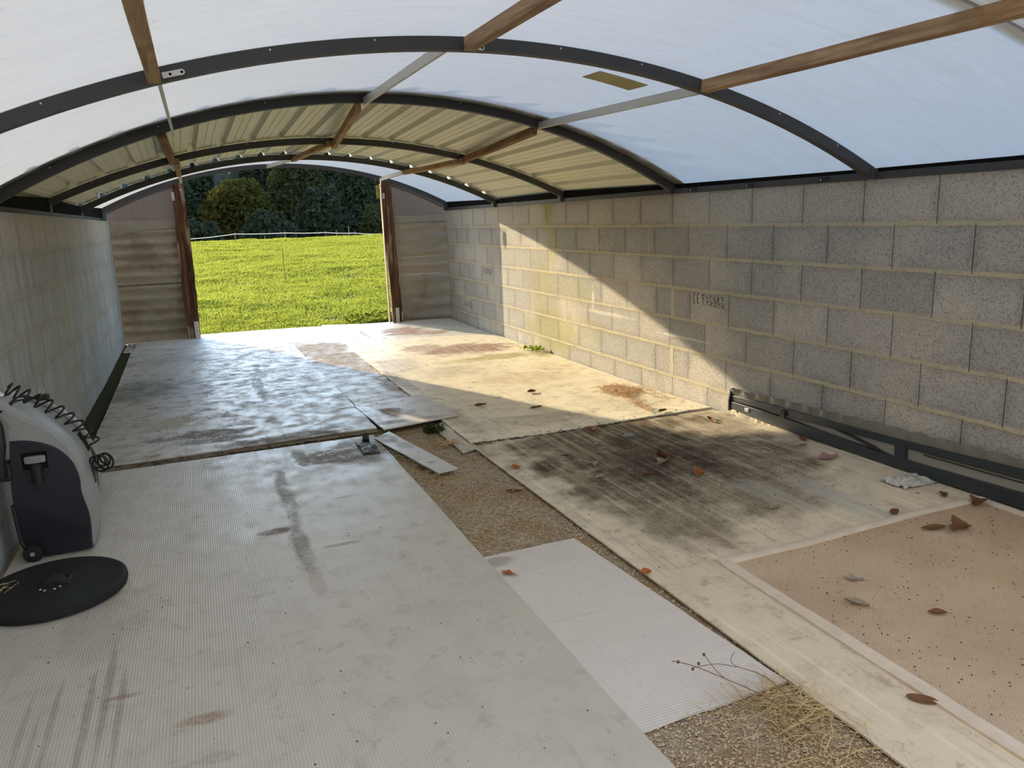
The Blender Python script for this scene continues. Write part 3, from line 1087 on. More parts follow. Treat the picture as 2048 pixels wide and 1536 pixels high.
S3 = mat_sheet('floor_sheet_middle_far', (.60, .555, .47), 'y', .0105, [
    ([(1.3, 9.9, .45, .5, 1), (1.4, 9.0, .4, .6, 1), (1.2, 9.5, .3, .5, .9), (1.55, 8.3, .2, .5, .9), (1.6, 7.3, .12, .7, .8), (1.35, 8.35, .3, .2, .6)], (.21, .135, .062), .85)], (.34, .6), .7, 5., .5, 0., .3)
sheet('floor_sheet', [(1.13, 6.50), (1.69, 6.50), (1.66, 10.32), (1.02, 10.45)], .010, .008, S3, 'narrow soiled floor sheet in the middle aisle, farther one, half covered in brown earth', seed=3., n=30)
S4 = mat_sheet('floor_sheet_middle_near', (.66, .58, .46), 'y', .0105, [
    ([(1.33, 6.1, .12, .2, 1), (1.25, 5.75, .14, .07, .8), (1.45, 6.0, .1, .08, .7), (1.6, 5.75, .14, .05, .6)], (.12, .075, .035), .85)], (.3, .55), .55, 6., .5)
sheet('floor_sheet', [(1.155, 5.57), (1.785, 5.70), (1.715, 6.58), (1.10, 6.47)], .030, .008, S4, 'small square plastic floor sheet in the middle aisle, its near edge by the green tuft', seed=4.)
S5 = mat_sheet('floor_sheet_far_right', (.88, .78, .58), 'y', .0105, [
    ([(2.9, 8.75, .62, .38, 1), (2.45, 9.1, .3, .3, .7)], (.21, .075, .04), .9),
    ([(3.05, 8.05, .5, .17, 1), (2.7, 8.0, .4, .12, .6), (3.5, 7.9, .12, .2, .8)], (.30, .27, .03), .8),
    ([(2.85, 6.8, .5, .28, .7), (3.3, 7.1, .2, .4, .4)], (.40, .22, .085), .45),
    ([(2.3, 5.3, .6, .2, .5), (1.75, 5.6, .12, .6, .8), (1.72, 7.4, .09, .7, .9), (1.9, 8.2, .25, .5, .6), (2.3, 7.5, .4, .3, .45), (3.2, 5.5, .4, .5, .35)], (.17, .115, .06), .6)], (.4, .65), .5, 7., .4, .4, .35)
sheet('floor_sheet', [(1.63, 4.955), (3.60, 4.90), (3.60, 9.75), (1.655, 10.32)], .020, .009, S5, 'large sunlit plastic floor sheet along the right wall with red-brown stains', seed=5., n=60)
S6 = mat_sheet('threshold_sheet_left', (.68, .65, .57), 'x', .0105, [
    ([(.1, 11.2, .5, .2, .5), (1.2, 11.2, .35, .12, .7), (.3, 11.9, .5, .12, .4)], (.22, .16, .1), .5)], (.35, .6), .5, 8., .3, 0., .3)
sheet('floor_sheet', [(-1.0, 10.86), (1.68, 10.35), (1.66, 11.95), (-1.0, 12.16)], .006, .007, S6, 'pale plastic sheet across the doorway threshold, left one', seed=6., n=30)
S7 = mat_sheet('threshold_sheet_right', (.70, .66, .56), 'x', .0105, [
    ([(2.6, 10.75, .35, .45, 1), (2.9, 10.4, .35, .2, .8)], (.22, .085, .045), .85),
    ([(2.05, 10.8, .03, .55, .8)], (.12, .13, .16), .7)], (.35, .6), .5, 9., .3, 0., .3)
sheet('floor_sheet', [(1.62, 9.95), (3.60, 9.70), (3.60, 11.68), (1.66, 12.06)], .014, .007, S7, 'pale plastic sheet across the doorway threshold, right one with a blue-grey streak', seed=7., n=30)
S8 = mat_sheet('floor_strip', (.60, .555, .47), 'y', .0105, (), (.35, .55), .5, 10., .3)
sheet('floor_strip', [(1.52, 4.80), (1.64, 4.86), (1.68, 5.70), (1.525, 5.56)], .004, .008, S8, 'short plastic strip peeping out beside the sunlit sheet, next to dry grass', 'strip', None, 8)
S9 = mat_sheet('loose_strip', (.66, .63, .57), 'x', .0105, [([(1.11, 5.35, .1, .15, .8), (1.2, 5.1, .06, .1, .5), (1.25, 4.62, .03, .025, 1)], (.11, .08, .055), .75)], (.3, .5), .3, 11., .5)
sheet('loose_strip', [(1.225, 4.39), (1.36, 4.42), (1.185, 5.53), (1.045, 5.40)], .022, .008, S9, 'loose narrow plastic strip lying slanted across the gravel in the middle', 'strip', None, 10, lift=lambda x, y: .012 * smooth(5.4, 4.4, y))
S10 = mat_sheet('floor_sheet_near_right', (.72, .625, .46), 'y', .0105, [
    ([(2.50, 4.30, .80, .62, 1), (2.35, 3.75, .62, .60, .95), (2.95, 3.85, .55, .75, .9), (2.65, 4.72, 1.0, .34, 1), (2.15, 3.25, .28, .55, .75), (2.75, 3.3, .5, .45, .75), (3.3, 4.5, .3, .5, .6)], (.072, .042, .017), .97),
    ([(2.58, 3.95, .42, .38, 1), (2.75, 4.45, .4, .2, .8)], (.022, .015, .008), .85),
    ([(1.87, 4.25, .12, .13, 1), (1.9, 3.7, .11, .13, .9)], (.04, .022, .01), .9),
    ([(3.0, 2.95, .10, .42, .9), (2.75, 3.15, .10, .35, .5)], (.50, .49, .44), .7)], (.45, .7), .42, 12., .45, .75, .3)
sheet('floor_sheet', [(1.70, .2), (3.60, .2), (3.60, 4.915), (1.622, 4.985)], .007, .008, S10, 'large floor sheet in the right foreground with a wide dark brown stain', seed=8., n=60)
S11 = mat_sheet('grey_panel', (.69, .645, .585), 'x', .0125, [([(1.13, 3.12, .1, .06, .8)], (.2, .14, .09), .7)], (.28, .5), .06, 14., .55, 0., .4)
sheet('floor_panel', [(.90, 1.805), (1.672, 1.835), (1.560, 3.207), (.90, 3.19)], -.0005, .010, S11, 'clean grey ribbed plastic panel lying between the two front sheets', seed=9., n=30)

# mossy earth gutter along the left wall, brown earth along sheet joints
m = MB()
m.grid(lambda u, v: (-1.022 + .14 * u, 5.6 + 6.0 * v, .004 + fh(-1, 5.6 + 6 * v) + .012 * nz(u * 5, v * 60)), 6, 120)
tag(m.build('mossy_earth', M['soil'], smooth_=True), 'dark mossy earth strip between the left wall and its floor sheet', 'earth', kind='stuff')

# ------------------------------------------------------------------ rug of shade cloth with pale hem
root = thing('shade_cloth_mat', (2.8, 1.6, .03), 'brown woven mat with pale hem in the right foreground, scattered with leaves', 'mat')
def rugz(x, y): return .012 + fh(x, y) + .004 * nz(x * 2.3, y * 2.3, 4) + .006 * max(0, nz(x * .9, y * 4, 8))
RX0, RX1, RY0, RY1 = 1.995, 3.56, .35, 2.675
def rx0(y): return 2.0 - .01 * (2.675 - y)
def ry1(x): return 2.675 - .045 * (x - 2.0)
hw = .058
m = MB()
def rf(off):
    def f(u, v):
        x = rx0(1.5) + hw * .9 + (RX1 - rx0(1.5) - 1.8 * hw) * u
        y = RY0 + (ry1(x) - hw * .9 - RY0) * v
        return (x, y, rugz(x, y) + off)
    return f
m.slab(rf(.0), rf(-.004), 60, 80)
m.build('woven_cloth', M['rug'], root, True)
def hem(p0, p1, w0, name='hem'):
    p0, p1, w0 = Vector(p0), Vector(p1), Vector(w0)
    mm = MB()
    def f(off):
        def g(u, v):
            wv = w0 * (1 + .12 * nz((p0.lerp(p1, u)).x * 3, (p0.lerp(p1, u)).y * 3, 3))
            p = p0.lerp(p1, u) + wv * v
            bul = .006 * math.sin(pi * min(max(v, 0), 1))
            return (p.x, p.y, rugz(p.x, p.y) + off + (bul if off > 0 else 0))
        return g
    mm.slab(f(.004), f(-.008), 60, 4)
    mm.build(name, M['hem'], root, True)
hem((rx0(RY0), RY0), (rx0(2.67), ry1(2.0)), (hw, 0))
hem((rx0(2.67) + .001, ry1(2.0)), (RX1, ry1(RX1)), (0, -hw))
hem((RX1, RY0), (RX1, ry1(RX1)), (-hw, 0))

# ------------------------------------------------------------------ enclosure end frame leaning along the right wall
root = thing('enclosure_frame', (3.59, 3.0, .06), 'dark slate metal frame with wavy rubber skirt lying along the foot of the right wall', 'frame')
def lerpz(tab, y):
    tab = sorted(tab)
    if y <= tab[0][0]:
        (a, za), (b_, zb) = tab[0], tab[1]
        return za + (zb - za) * (y - a) / (b_ - a)
    for (a, za), (b_, zb) in zip(tab, tab[1:]):
        if y <= b_:
            return za + (zb - za) * (y - a) / (b_ - a)
    return tab[-1][1]
UT = [(4.63, .193), (4.15, .212), (3.71, .221), (3.15, .234), (2.40, .268)]
UB = [(4.63, .150), (4.15, .165), (3.71, .175), (3.15, .194), (2.40, .216)]
LT = [(4.63, .148), (4.07, .150), (3.54, .133), (3.17, .124), (2.39, .150)]
LB = [(4.63, .093), (4.26, .074), (3.88, .068), (3.39, .068), (3.0, .066), (2.38, .075)]
GT = [(4.66, .245), (4.2, .262), (3.88, .276), (3.1, .300), (2.385, .318)]
FY0, FY1 = .9, 4.63
def rail(name, T, B, x0, x1, mat):
    mm = MB()
    rings = []
    for i in range(41):
        y = FY0 + (FY1 - FY0) * i / 40
        zt, zb = lerpz(T, y), lerpz(B, y)
        rings.append([(x0, y, zb), (x1, y, zb), (x1, y, zt), (x0, y, zt)])
    mm.loft(rings)
    return mm.build(name, mat, root, False, .003)
ur = rail('upper_rail', UT, UB, 3.577, 3.607, M['alu2'])
lr = rail('lower_rail', LT, LB, 3.570, 3.605, M['alu2'])
mm = MB(); mm.box((3.575, 3.075, .118), (3.604, 3.150, .205)); mm.build('upright', M['alu2'], root, False, .003)
mm = MB()
mm.grid(lambda u, v: (3.598, FY0 + (FY1 - .1 - FY0) * u, lerpz(LB, FY0 + (FY1 - .1 - FY0) * u) + .03 + (lerpz(UT, FY0 + (FY1 - .1 - FY0) * u) - lerpz(LB, FY0 + (FY1 - .1 - FY0) * u) - .04) * v), 30, 2)
mm.build('filler_panel', M['filler'], root)
mm = MB()
def gk(off):
    def f(u, v):
        y = FY0 + (FY1 + .03 - FY0) * u
        zb = lerpz(UT, min(y, 4.63)) - .006
        zt = lerpz(GT, y) + .007 * nz(y * 3.1, 2)
        amp = .015 * v
        return (3.592 + off + amp * math.sin(y * 2 * pi / .155) - .012 * v, y, zb + (zt - zb) * v)
    return f
mm.slab(gk(-.0015), gk(.0015), 220, 5)
mm.build('rubber_skirt', M['gasket'], root, True)
mm = MB(); mm.prism_y([(3.562, .075), (3.61, .085), (3.612, .243), (3.575, .235), (3.560, .16)], 4.632, 4.645); mm.build('end_cap', M['black'], root)
for (yy, zz, nm) in ((4.435, .122, 'hinge_plate'), (4.06, .176, 'latch')):
    mm = MB()
    mm.box((3.562, yy - .022, zz - (.012 if nm == 'hinge_plate' else .026)), (3.572, yy + .022, zz + (.012 if nm == 'hinge_plate' else .026)))
    hp = mm.build(nm, M['zinc'] if nm == 'hinge_plate' else M['black'], root, False, .003)
    for q in (-.012, .012):
        mm = MB(); mm.tube([(3.560, yy + q, zz + .004), (3.5605, yy + q, zz + .004), (3.563, yy + q, zz + .004)], .004, 8); mm.build('hole', M['hole'], hp)
mm = MB()
mm.tube([(3.588, 3.62, .180), (3.586, 3.45, .163), (3.585, 3.30, .140), (3.585, 3.17, .116)], [.008, .010, .010, .006], 8)
mm.build('strut', M['black'], root, True)
mm = MB()
mm.tube([(3.572, 2.95, lerpz(UB, 2.95) - .008), (3.572, 2.6, lerpz(UB, 2.6) - .010), (3.572, 1.5, lerpz(UB, 1.5) - .01)], .004, 6); mm.build('seal_strip', M['black'], root)

# ------------------------------------------------------------------ carpet cleaning machine by the left wall
root = thing('cleaning_machine', (-.77, 4.28, .01), 'grey and dark navy plastic wheeled cleaning machine standing against the left wall', 'machine')
def bz(pts, n=6):
    """Catmull-Rom through an open list"""
    out = []
    P_ = [Vector(p) for p in pts]
    for i in range(len(P_) - 1):
        p0, p1, p2, p3 = P_[max(i - 1, 0)], P_[i], P_[i + 1], P_[min(i + 2, len(P_) - 1)]
        for k in range(n):
            t_ = k / n
            out.append(.5 * ((2 * p1) + (p2 - p0) * t_ + (2 * p0 - 5 * p1 + 4 * p2 - p3) * t_ ** 2 + (3 * p1 - p0 - 3 * p2 + p3) * t_ ** 3))
    out.append(P_[-1])
    return out
front = bz([(-.628, .022), (-.608, .12), (-.604, .22), (-.608, .32), (-.625, .435), (-.661, .53), (-.719, .615), (-.785, .688), (-.862, .757), (-.915, .806)])
back = bz([(-.965, .815), (-.985, .79), (-.945, .76), (-.915, .725), (-.900, .67), (-.903, .61), (-.93, .45), (-.94, .30), (-.93, .15), (-.905, .04)])
body = [(v.x, v.y) for v in front] + [(v.x, v.y) for v in back]
m = MB()
cxm, czm = -.78, .36
def inset(pts, s_): return [(cxm + (x - cxm) * s_, czm + (z - czm) * s_) for x, z in pts]
m.loft([[(x, y, z) for x, z in inset(body, s_)] for y, s_ in ((4.128, .955), (4.138, .985), (4.158, 1.), (4.36, 1.), (4.40, .985), (4.425, .945))])
m.build('body_shell', M['grey'], root, True)
# raised back ridge behind the coil
rb = [(v.x - .004, v.y) for v in bz([(-.605, .20), (-.598, .33), (-.61, .45), (-.648, .56), (-.71, .645), (-.80, .715), (-.875, .765)])]
m = MB()
m.loft([[(x, 4.40, z), (x + .012, 4.40, z + .012), (x + .012, 4.435, z + .012), (x - .01, 4.435, z - .01)] for x, z in rb])
m.build('rear_ridge', M['grey'], root, True)
dark = bz([(-.906, .606), (-.845, .602), (-.772, .579), (-.711, .539), (-.663, .469), (-.644, .389), (-.646, .326), (-.640, .275), (-.630, .222), (-.626, .156), (-.634, .034)], 4)
dark2 = [(-.66, .020), (-.841, .019), (-.914, .06), (-.927, .175), (-.935, .334), (-.922, .48)]
dk = [(v.x, v.y) for v in dark] + dark2
m = MB()
m.loft([[(x, y, z) for x, z in (inset(dk, s_))] for y, s_ in ((4.112, .97), (4.117, .99), (4.128, 1.), (4.150, 1.))])
sp = m.build('side_panel', M['navy'], root, True)
# recess with ribbed cap
m = MB(); m.box((-.868, 4.106, .462), (-.762, 4.1135, .545)); m.build('recess', M['hole'], sp, False, .004)
m = MB(); m.lathe([(.052, 0), (.05, .004), (.03, .005)], (-.815, 4.1075, .44), 'y', 24); m.build('round_hollow', M['black'], sp, True)
m = MB()
prof = []
m.lathe([(.040, 0.), (.043, .006), (.043, .026), (.038, .032)], (0, 0, 0), 'z', 36)
for q in range(len(m.v)):
    v = m.v[q]
    a = math.atan2(v[1], v[0])
    k = 1 + .04 * (1 if int((a + pi) / (2 * pi) * 36) % 2 else -1)
    m.v[q] = (-.812 + v[0] * k, 4.095 + v[1] * k * .32, .497 + v[2])
m.build('ribbed_cap', M['cap'], sp)
for q in range(7):
    m = MB(); m.box((-.838 + q * .009, 4.0795, .50), (-.835 + q * .009, 4.085, .525)); m.build('cap_rib', M['grey'], sp)
m = MB(); m.lathe([(.025, 0.), (.024, .05), (.028, .09), (.02, .10)], (-.812, 4.10, .395), 'z', 20); m.build('filler_neck', M['black'], sp, True)
m = MB(); m.lathe([(.016, 0), (.015, .004), (.006, .0045)], (-.826, 4.109, .365), 'y', 20); m.build('button', M['black'], sp, True)
m = MB(); m.box((-.905, 4.1275, .607), (-.855, 4.1305, .665)); m.build('label_plate', M['grey'], root)
# front slot
m = MB()
m.loft([[(-.602, 4.30, .30), (-.602, 4.345, .30), (-.612, 4.345, .30), (-.612, 4.30, .30)], [(-.607, 4.305, .385), (-.607, 4.34, .385), (-.618, 4.34, .385), (-.618, 4.305, .385)]])
m.build('front_slot', M['black'], root)
# wheels
for yy in (4.095, 4.415):
    m = MB(); m.lathe([(.020, -.012), (.040, -.011), (.043, -.004), (.043, .012), (.040, .016), (.02, .016)], (-.885, yy, .053), 'y', 28); wo = m.build('wheel', M['rubber'], root, True)
    m = MB(); m.lathe([(.010, -.015), (.010, -.011)], (-.885, yy, .053), 'y', 14); m.build('hub', M['grey'], wo)
# lower base skirt
m = MB(); m.box((-.90, 4.15, .010), (-.64, 4.40, .035)); m.build('base', M['black'], root, False, .008)
# rear hose holder, handle and hose, dark, at the wall side
m = MB(); m.box((-.985, 4.10, .42), (-.915, 4.20, .505)); m.build('hose_holder', M['black'], root, False, .012)
m = MB(); m.tube([(-.955, 4.09, .45), (-.945, 4.085, .53), (-.935, 4.085, .60), (-.932, 4.09, .68), (-.945, 4.10, .75)], [.024, .020, .024, .022, .018], 10); m.build('hand_tool', M['black'], root, True)
m = MB(); m.tube([(-.935, 4.11, .30), (-.932, 4.11, .20), (-.925, 4.11, .11), (-.915, 4.11, .08)], .009, 8); m.build('cable_clip', M['black'], root, True)
m = MB(); m.box((-.80, 4.27, .755), (-.742, 4.31, .785)); pg = m.build('plug', M['black'], root, False, .008)
m = MB(); m.tube([(-.77, 4.29, .785), (-.765, 4.29, .805)], .004, 6); m.tube([(-.785, 4.29, .785), (-.78, 4.29, .807)], .004, 6); m.build('pin', M['zinc'], pg)
m = MB(); m.tube([(-.915, 4.2, .81), (-.945, 4.2, .835), (-.985, 4.2, .83)], .014, 8); m.build('handle', M['zinc'], root, True)
# coiled cable
coil = MB()
axis = bz([(-.925, 4.25, .805), (-.87, 4.25, .775), (-.80, 4.255, .728), (-.735, 4.26, .672), (-.685, 4.27, .615), (-.645, 4.28, .555), (-.615, 4.28, .50)], 40)
path = []
N_ = len(axis)
for i, p in enumerate(axis):
    t_ = i / (N_ - 1)
    d = (axis[min(i + 1, N_ - 1)] - axis[max(i - 1, 0)]).normalized()
    a_ = Vector((0, 1, 0))
    b_ = d.cross(a_).normalized()
    if b_.z < 0: b_ = -b_
    ph = 2 * pi * 9.5 * (t_ + .06 * math.sin(t_ * 3))
    rr = .033
    path.append(p + b_ * .034 + (a_ * math.cos(ph) + b_ * math.sin(ph)) * rr + d * (.010 * math.sin(ph)))
last = path[-1]
for i in range(110):
    an = 2 * pi * i / 24
    c_ = Vector((-.578, 4.24, .415)) + Vector((.004, .0, -.0003)) * (i * .10) + Vector((0, .0006, 0)) * i
    path.append(c_ + Vector((math.cos(an + 1.6) * .033, math.sin(an) * .012, math.sin(an + 1.6) * .036 + .012 * math.sin(i * .13))))
coil.tube(path, .0052, 6)
coil.tube(bz([(-.98, 4.17, .80), (-.955, 4.15, .775), (-.90, 4.14, .755), (-.865, 4.17, .785), (-.80, 4.25, .775)], 8), .0052, 6)
coil.tube(bz([(-1.0, 4.15, .775), (-.94, 4.13, .745), (-.90, 4.14, .765), (-.85, 4.2, .80), (-.78, 4.27, .765)], 8), .0052, 6)
coil.build('coiled_cable', M['black'], root, True)

# ------------------------------------------------------------------ black rubber lid
LX, LY, LZ = -.738, 3.672, .0105
root = thing('round_lid', (LX, LY, LZ), 'large round black rubber lid lying flat in front of the cleaning machine', 'lid')
m = MB(); m.lathe([(.275, .0), (.288, .004), (.293, .018), (.291, .036), (.283, .043), (.272, .044), (.262, .041), (.10, .042), (.03, .043)], (LX, LY, LZ), 'z', 64)
m.build('disc', M['rubber'], root, True)
m = MB()
m.slab(lambda u, v: (LX - .06 + .13 * u, LY - .035 + .09 * v, LZ + .043 + .036 * math.sin(pi * u) * math.sin(pi * (.15 + .7 * v)) ** .5), lambda u, v: (LX - .06 + .13 * u, LY - .035 + .09 * v, LZ + .041), 12, 8)
hd = m.build('handle_boss', M['rubber'], root, True)
m = MB()
m.slab(lambda u, v: (LX + .012 + .045 * u, LY + .012 + .03 * v, LZ + .0775 - .02 * u), lambda u, v: (LX + .012 + .045 * u, LY + .012 + .03 * v, LZ + .066 - .02 * u), 2, 2)
m.build('finger_hollow', M['hole'], hd)
for q in range(6):
    an = q * pi / 3
    m = MB(); m.lathe([(.006, 0), (.005, .0015)], (LX - .005 + .034 * math.cos(an) * 1.1, LY - .045 + .02 * math.sin(an), LZ + .0445), 'z', 8)
    m.build('speck_hole', M['chip'], hd)

# ------------------------------------------------------------------ scattered dry leaves and scraps
def leaf_mesh(L, W, curl, seed, lobed=False):
    rnd = random.Random(seed)
    m = MB()
    n, w_ = 12, 6
    k1, k2 = rnd.uniform(-1, 1), rnd.uniform(.5, 1.2)
    def f(off):
        def g(u, v):
            t_ = u
            ww = W * math.sin(pi * min(1, t_ * .94 + .03)) ** .75
            if lobed: ww *= .72 + .28 * math.cos(t_ * 9 + .6)
            s_ = (v - .5) * 2
            x = (t_ - .5) * L
            y = s_ * ww * .5
            z = curl * (abs(s_) ** 1.6) * ww * .8 * k2 + curl * .4 * L * (t_ - .5) ** 2 * 1.5 + .05 * L * math.sin(7 * t_ + seed + s_ * 2) * .35 + k1 * s_ * ww * .18
            return (x, y, z + off)
        return g
    m.slab(f(.0006), f(0), n, w_)
    m.tube([(-.5 * L, 0, .0), (-.62 * L, .01 * L, .004), (-.75 * L, .03 * L, .002)], .0011, 4)
    zmin = min(v[2] for v in m.v)
    m.v = [(a, b_, c - zmin) for a, b_, c in m.v]
    return m


def surface(x, y):
    z = fh(x, y)
    if x > 1.99 and y < 2.66: return rugz(x, y) + .001
    if y > 4.9 and x > 1.62: return z + .021
    if x > 1.62: return z + .008
    if x < 1.1: return z + (.0095 if y < 5.55 else .023)
    if y < 3.2 and y > 1.83: return z
    if y > 5.55: return z + .031
    return z - .010


LEAVES = [
    # x, y, length, width, curl, rot, material, lobed, label
    (2.53, 3.93, .13, .09, .7, .6, 'paleleaf', 1, 'crumpled pale and brown leaf lying in the darkest part of the brown stain'),
    (2.60, 4.02, .12, .09, .8, 2.2, 'brownleaf', 1, 'dark brown curled leaf behind the crumpled pale leaf in the stain'),
    (3.38, 3.44, .13, .09, .5, 2.9, 'pinkleaf', 1, 'pinkish dry leaf alone on the paler sheet near the metal frame'),
    (2.39, 2.26, .075, .045, .6, 2.4, 'greyleaf', 1, 'grey pointed dry leaf on the woven mat, the farther of two'),
    (2.245, 2.10, .095, .038, .7, 2.1, 'paleleaf', 0, 'grey brown folded leaf on the woven mat, the nearer of two'),
    (3.13, 2.37, .14, .10, .7, .2, 'brownleaf', 1, 'big brown curled leaf on the far part of the woven mat'),
    (3.04, 2.43, .12, .04, .6, 2.8, 'brownleaf', 0, 'thin shrivelled brown leaf touching the big curled leaf on the mat'),
    (3.46, 2.53, .13, .10, .6, .4, 'brownleaf', 1, 'brown leaf at the right edge beside the foot of the metal frame'),
    (3.44, 3.72, .08, .04, .5, .1, 'paleleaf', 0, 'pale curled leaf between the metal frame and the brown stain'),
    (3.53, 3.82, .07, .05, .5, 1.2, 'brownleaf', 0, 'brown dry leaf close to the foot of the metal frame'),
    (3.37, 4.60, .08, .05, .7, .9, 'brownleaf', 0, 'dark curled leaf lying in the sunlit corner of the stained sheet'),
    (3.34, 4.52, .05, .035, .6, 1.4, 'rustleaf', 0, 'small orange leaf in the sunlit corner of the stained sheet'),
    (2.53, 4.86, .10, .07, .5, 1.3, 'rustleaf', 1, 'orange brown leaf at the seam between the sunlit and the stained sheets'),
    (2.37, 4.49, .09, .055, .7, .5, 'greyleaf', 1, 'light grey curled leaf on the left part of the brown stain'),
    (2.66, 4.56, .09, .05, .4, .1, 'greyleaf', 0, 'grey flat leaf toward the middle of the brown stain'),
    (2.10, 4.42, .08, .04, .4, .3, 'greyleaf', 0, 'small slate leaf near the left border of the brown stain'),
    (2.17, 4.14, .09, .06, .6, 1.1, 'paleleaf', 1, 'pale yellowish leaf left of the darkest part of the stain'),
    (2.13, 4.02, .08, .035, .4, .2, 'greyleaf', 0, 'narrow grey leaf just in front of the pale yellowish leaf'),
    (2.09, 3.92, .07, .035, .3, .2, 'paleleaf', 0, 'thin pale leaf in front of the narrow grey leaf on the stain'),
    (2.60, 3.65, .13, .08, .7, .7, 'rustleaf', 1, 'reddish shredded leaf right in front of the darkest stain'),
    (2.36, 3.80, .12, .04, .6, .2, 'brownleaf', 0, 'dark shrivelled leaf left of the reddish shredded leaf'),
    (1.71, 4.32, .055, .05, .4, .6, 'rustleaf', 0, 'small orange brown leaf near the left edge of the stained sheet'),
    (2.63, 3.03, .08, .05, .6, .4, 'paleleaf', 0, 'pale brown leaf in front of the stain, toward the woven mat'),
    (3.43, 2.70, .07, .04, .6, .8, 'brownleaf', 0, 'small dark leaf just outside the far right hem of the mat'),
    (2.45, 1.91, .07, .03, .5, 2.5, 'brownleaf', 0, 'small brown leaf in the middle of the woven mat'),
    (1.125, 2.98, .075, .05, .5, 2.2, 'rustleaf', 1, 'red brown leaf caught at the edge of the clean grey panel'),
    (1.665, 2.71, .055, .04, .4, .2, 'rustleaf', 0, 'tan leaf piece at the left edge of the right foreground sheet'),
    (1.965, 1.56, .09, .035, .4, 2.3, 'brownleaf', 0, 'dark leaf lying beside the near hem of the mat'),
    (1.555, 3.97, .10, .04, .5, 2.6, 'brownleaf', 0, 'dark brown curled bark-like leaf on the gravel beside the stained sheet'),
    (3.20, 4.965, .09, .05, .8, .3, 'brownleaf', 0, 'dark curled leaf at the sunlit end of the seam below the needles'),
    (3.05, 2.66, .07, .04, .7, 1.0, 'brownleaf', 0, 'brown shred lying on the far hem of the mat'),
    (1.26, 4.63, .06, .03, .4, .4, 'brownleaf', 0, 'brown leaf lying on the loose slanted strip'),
    (2.62, 6.17, .10, .05, .7, .2, 'brownleaf', 0, 'dark curled leaf in the sunlight in the middle of the far right sheet'),
    (3.27, 5.80, .06, .045, .6, .8, 'paleleaf', 0, 'pale leaf in the sunlight left of the needle heap'),
    (2.05, 5.93, .11, .04, .7, .1, 'brownleaf', 0, 'dark shrivelled leaf in the shade beside the sunlit area'),
    (2.42, 5.62, .12, .04, .6, .3, 'brownleaf', 0, 'dark thin leaf right at the shadow border on the far right sheet'),
]
for i, (x, y, L, W, cu, rz, mk, lob, lab) in enumerate(LEAVES):
    m = leaf_mesh(L, W, cu * .7, i + 1, lob)
    o = m.build('dry_leaf', M[mk], smooth_=True)
    o.location = (x, y, surface(x, y) + .003)
    o.rotation_euler = (U(-.06, .06), U(-.06, .06), rz)
    tag(o, lab, 'leaf', 'dry leaves on the floor sheets')

# clear scrap by the frame, dark torn scrap at the joint of the left sheets
m = MB()
def cr(off, cx, cy, sx, sy, hh, sd):
    return lambda u, v: (cx + (u - .5) * sx + .02 * nz(u * 3, v * 3, sd), cy + (v - .5) * sy + .02 * nz(u * 3 + 9, v * 3, sd), surface(cx, cy) + .004 + hh * (abs(nz(u * 4, v * 4, sd)) + .6 * math.sin(pi * u) * math.sin(pi * v)) + off)
m.slab(cr(.001, 3.45, 2.93, .24, .16, .03, 3), cr(0, 3.45, 2.93, .24, .16, .03, 3), 14, 12)
tag(m.build('plastic_scrap', M['film'], smooth_=False), 'crumpled pale clear plastic scrap beside the metal frame', 'scrap')
m = MB()
m.slab(cr(.001, .955, 5.21, .11, .32, .018, 8), cr(0, .955, 5.21, .11, .32, .018, 8), 12, 16)
m.tube([(.975, 5.36, .02), (.985, 5.40, .050), (.99, 5.41, .062)], [.026, .022, .014], 10)
tag(m.build('dark_plastic_scrap', M['dkfilm'], smooth_=True), 'torn dark plastic scrap at the far right corner of the left foreground sheet', 'scrap')

# pale twine curl on the stain
m = MB()
m.tube(bz([(3.17, 4.05, .03), (3.12, 3.95, .04), (3.16, 3.86, .028), (3.22, 3.80, .03), (3.20, 3.72, .028), (3.12, 3.75, .03), (3.08, 3.85, .027)], 8), .0016, 5)
m.tube(bz([(3.14, 4.0, .028), (3.10, 3.9, .027), (3.15, 3.78, .027), (3.24, 3.74, .026)], 8), .0013, 5)
for q in range(len(m.v)):
    v = m.v[q]; m.v[q] = (v[0], v[1], v[2] + fh(3.15, 3.85) - .016)
tag(m.build('twine', M['twine']), 'pale thin curl of twine on the stained sheet near the frame', 'twine')


def straws(name, n, fn, mat, label, cat, r_=.0012, kind='stuff', bend=.02):
    m = MB()
    for i in range(n):
        x, y, z, L, az, el = fn()
        d = Vector((math.cos(az) * math.cos(el), math.sin(az) * math.cos(el), math.sin(el)))
        p0 = Vector((x, y, z))
        md = p0 + d * L * .5 + Vector((U(-1, 1), U(-1, 1), U(0, 1))) * bend * L * 8
        e = p0 + d * L + Vector((U(-1, 1), U(-1, 1), 0)) * bend * L * 6
        md.z = max(md.z, z); e.z = max(e.z, z)
        m.tube([p0, md, e], [r_, r_, r_ * .4], 3, 0, False)
    o = m.build(name, mat, fix=False)
    return tag(o, label, cat, kind=kind)


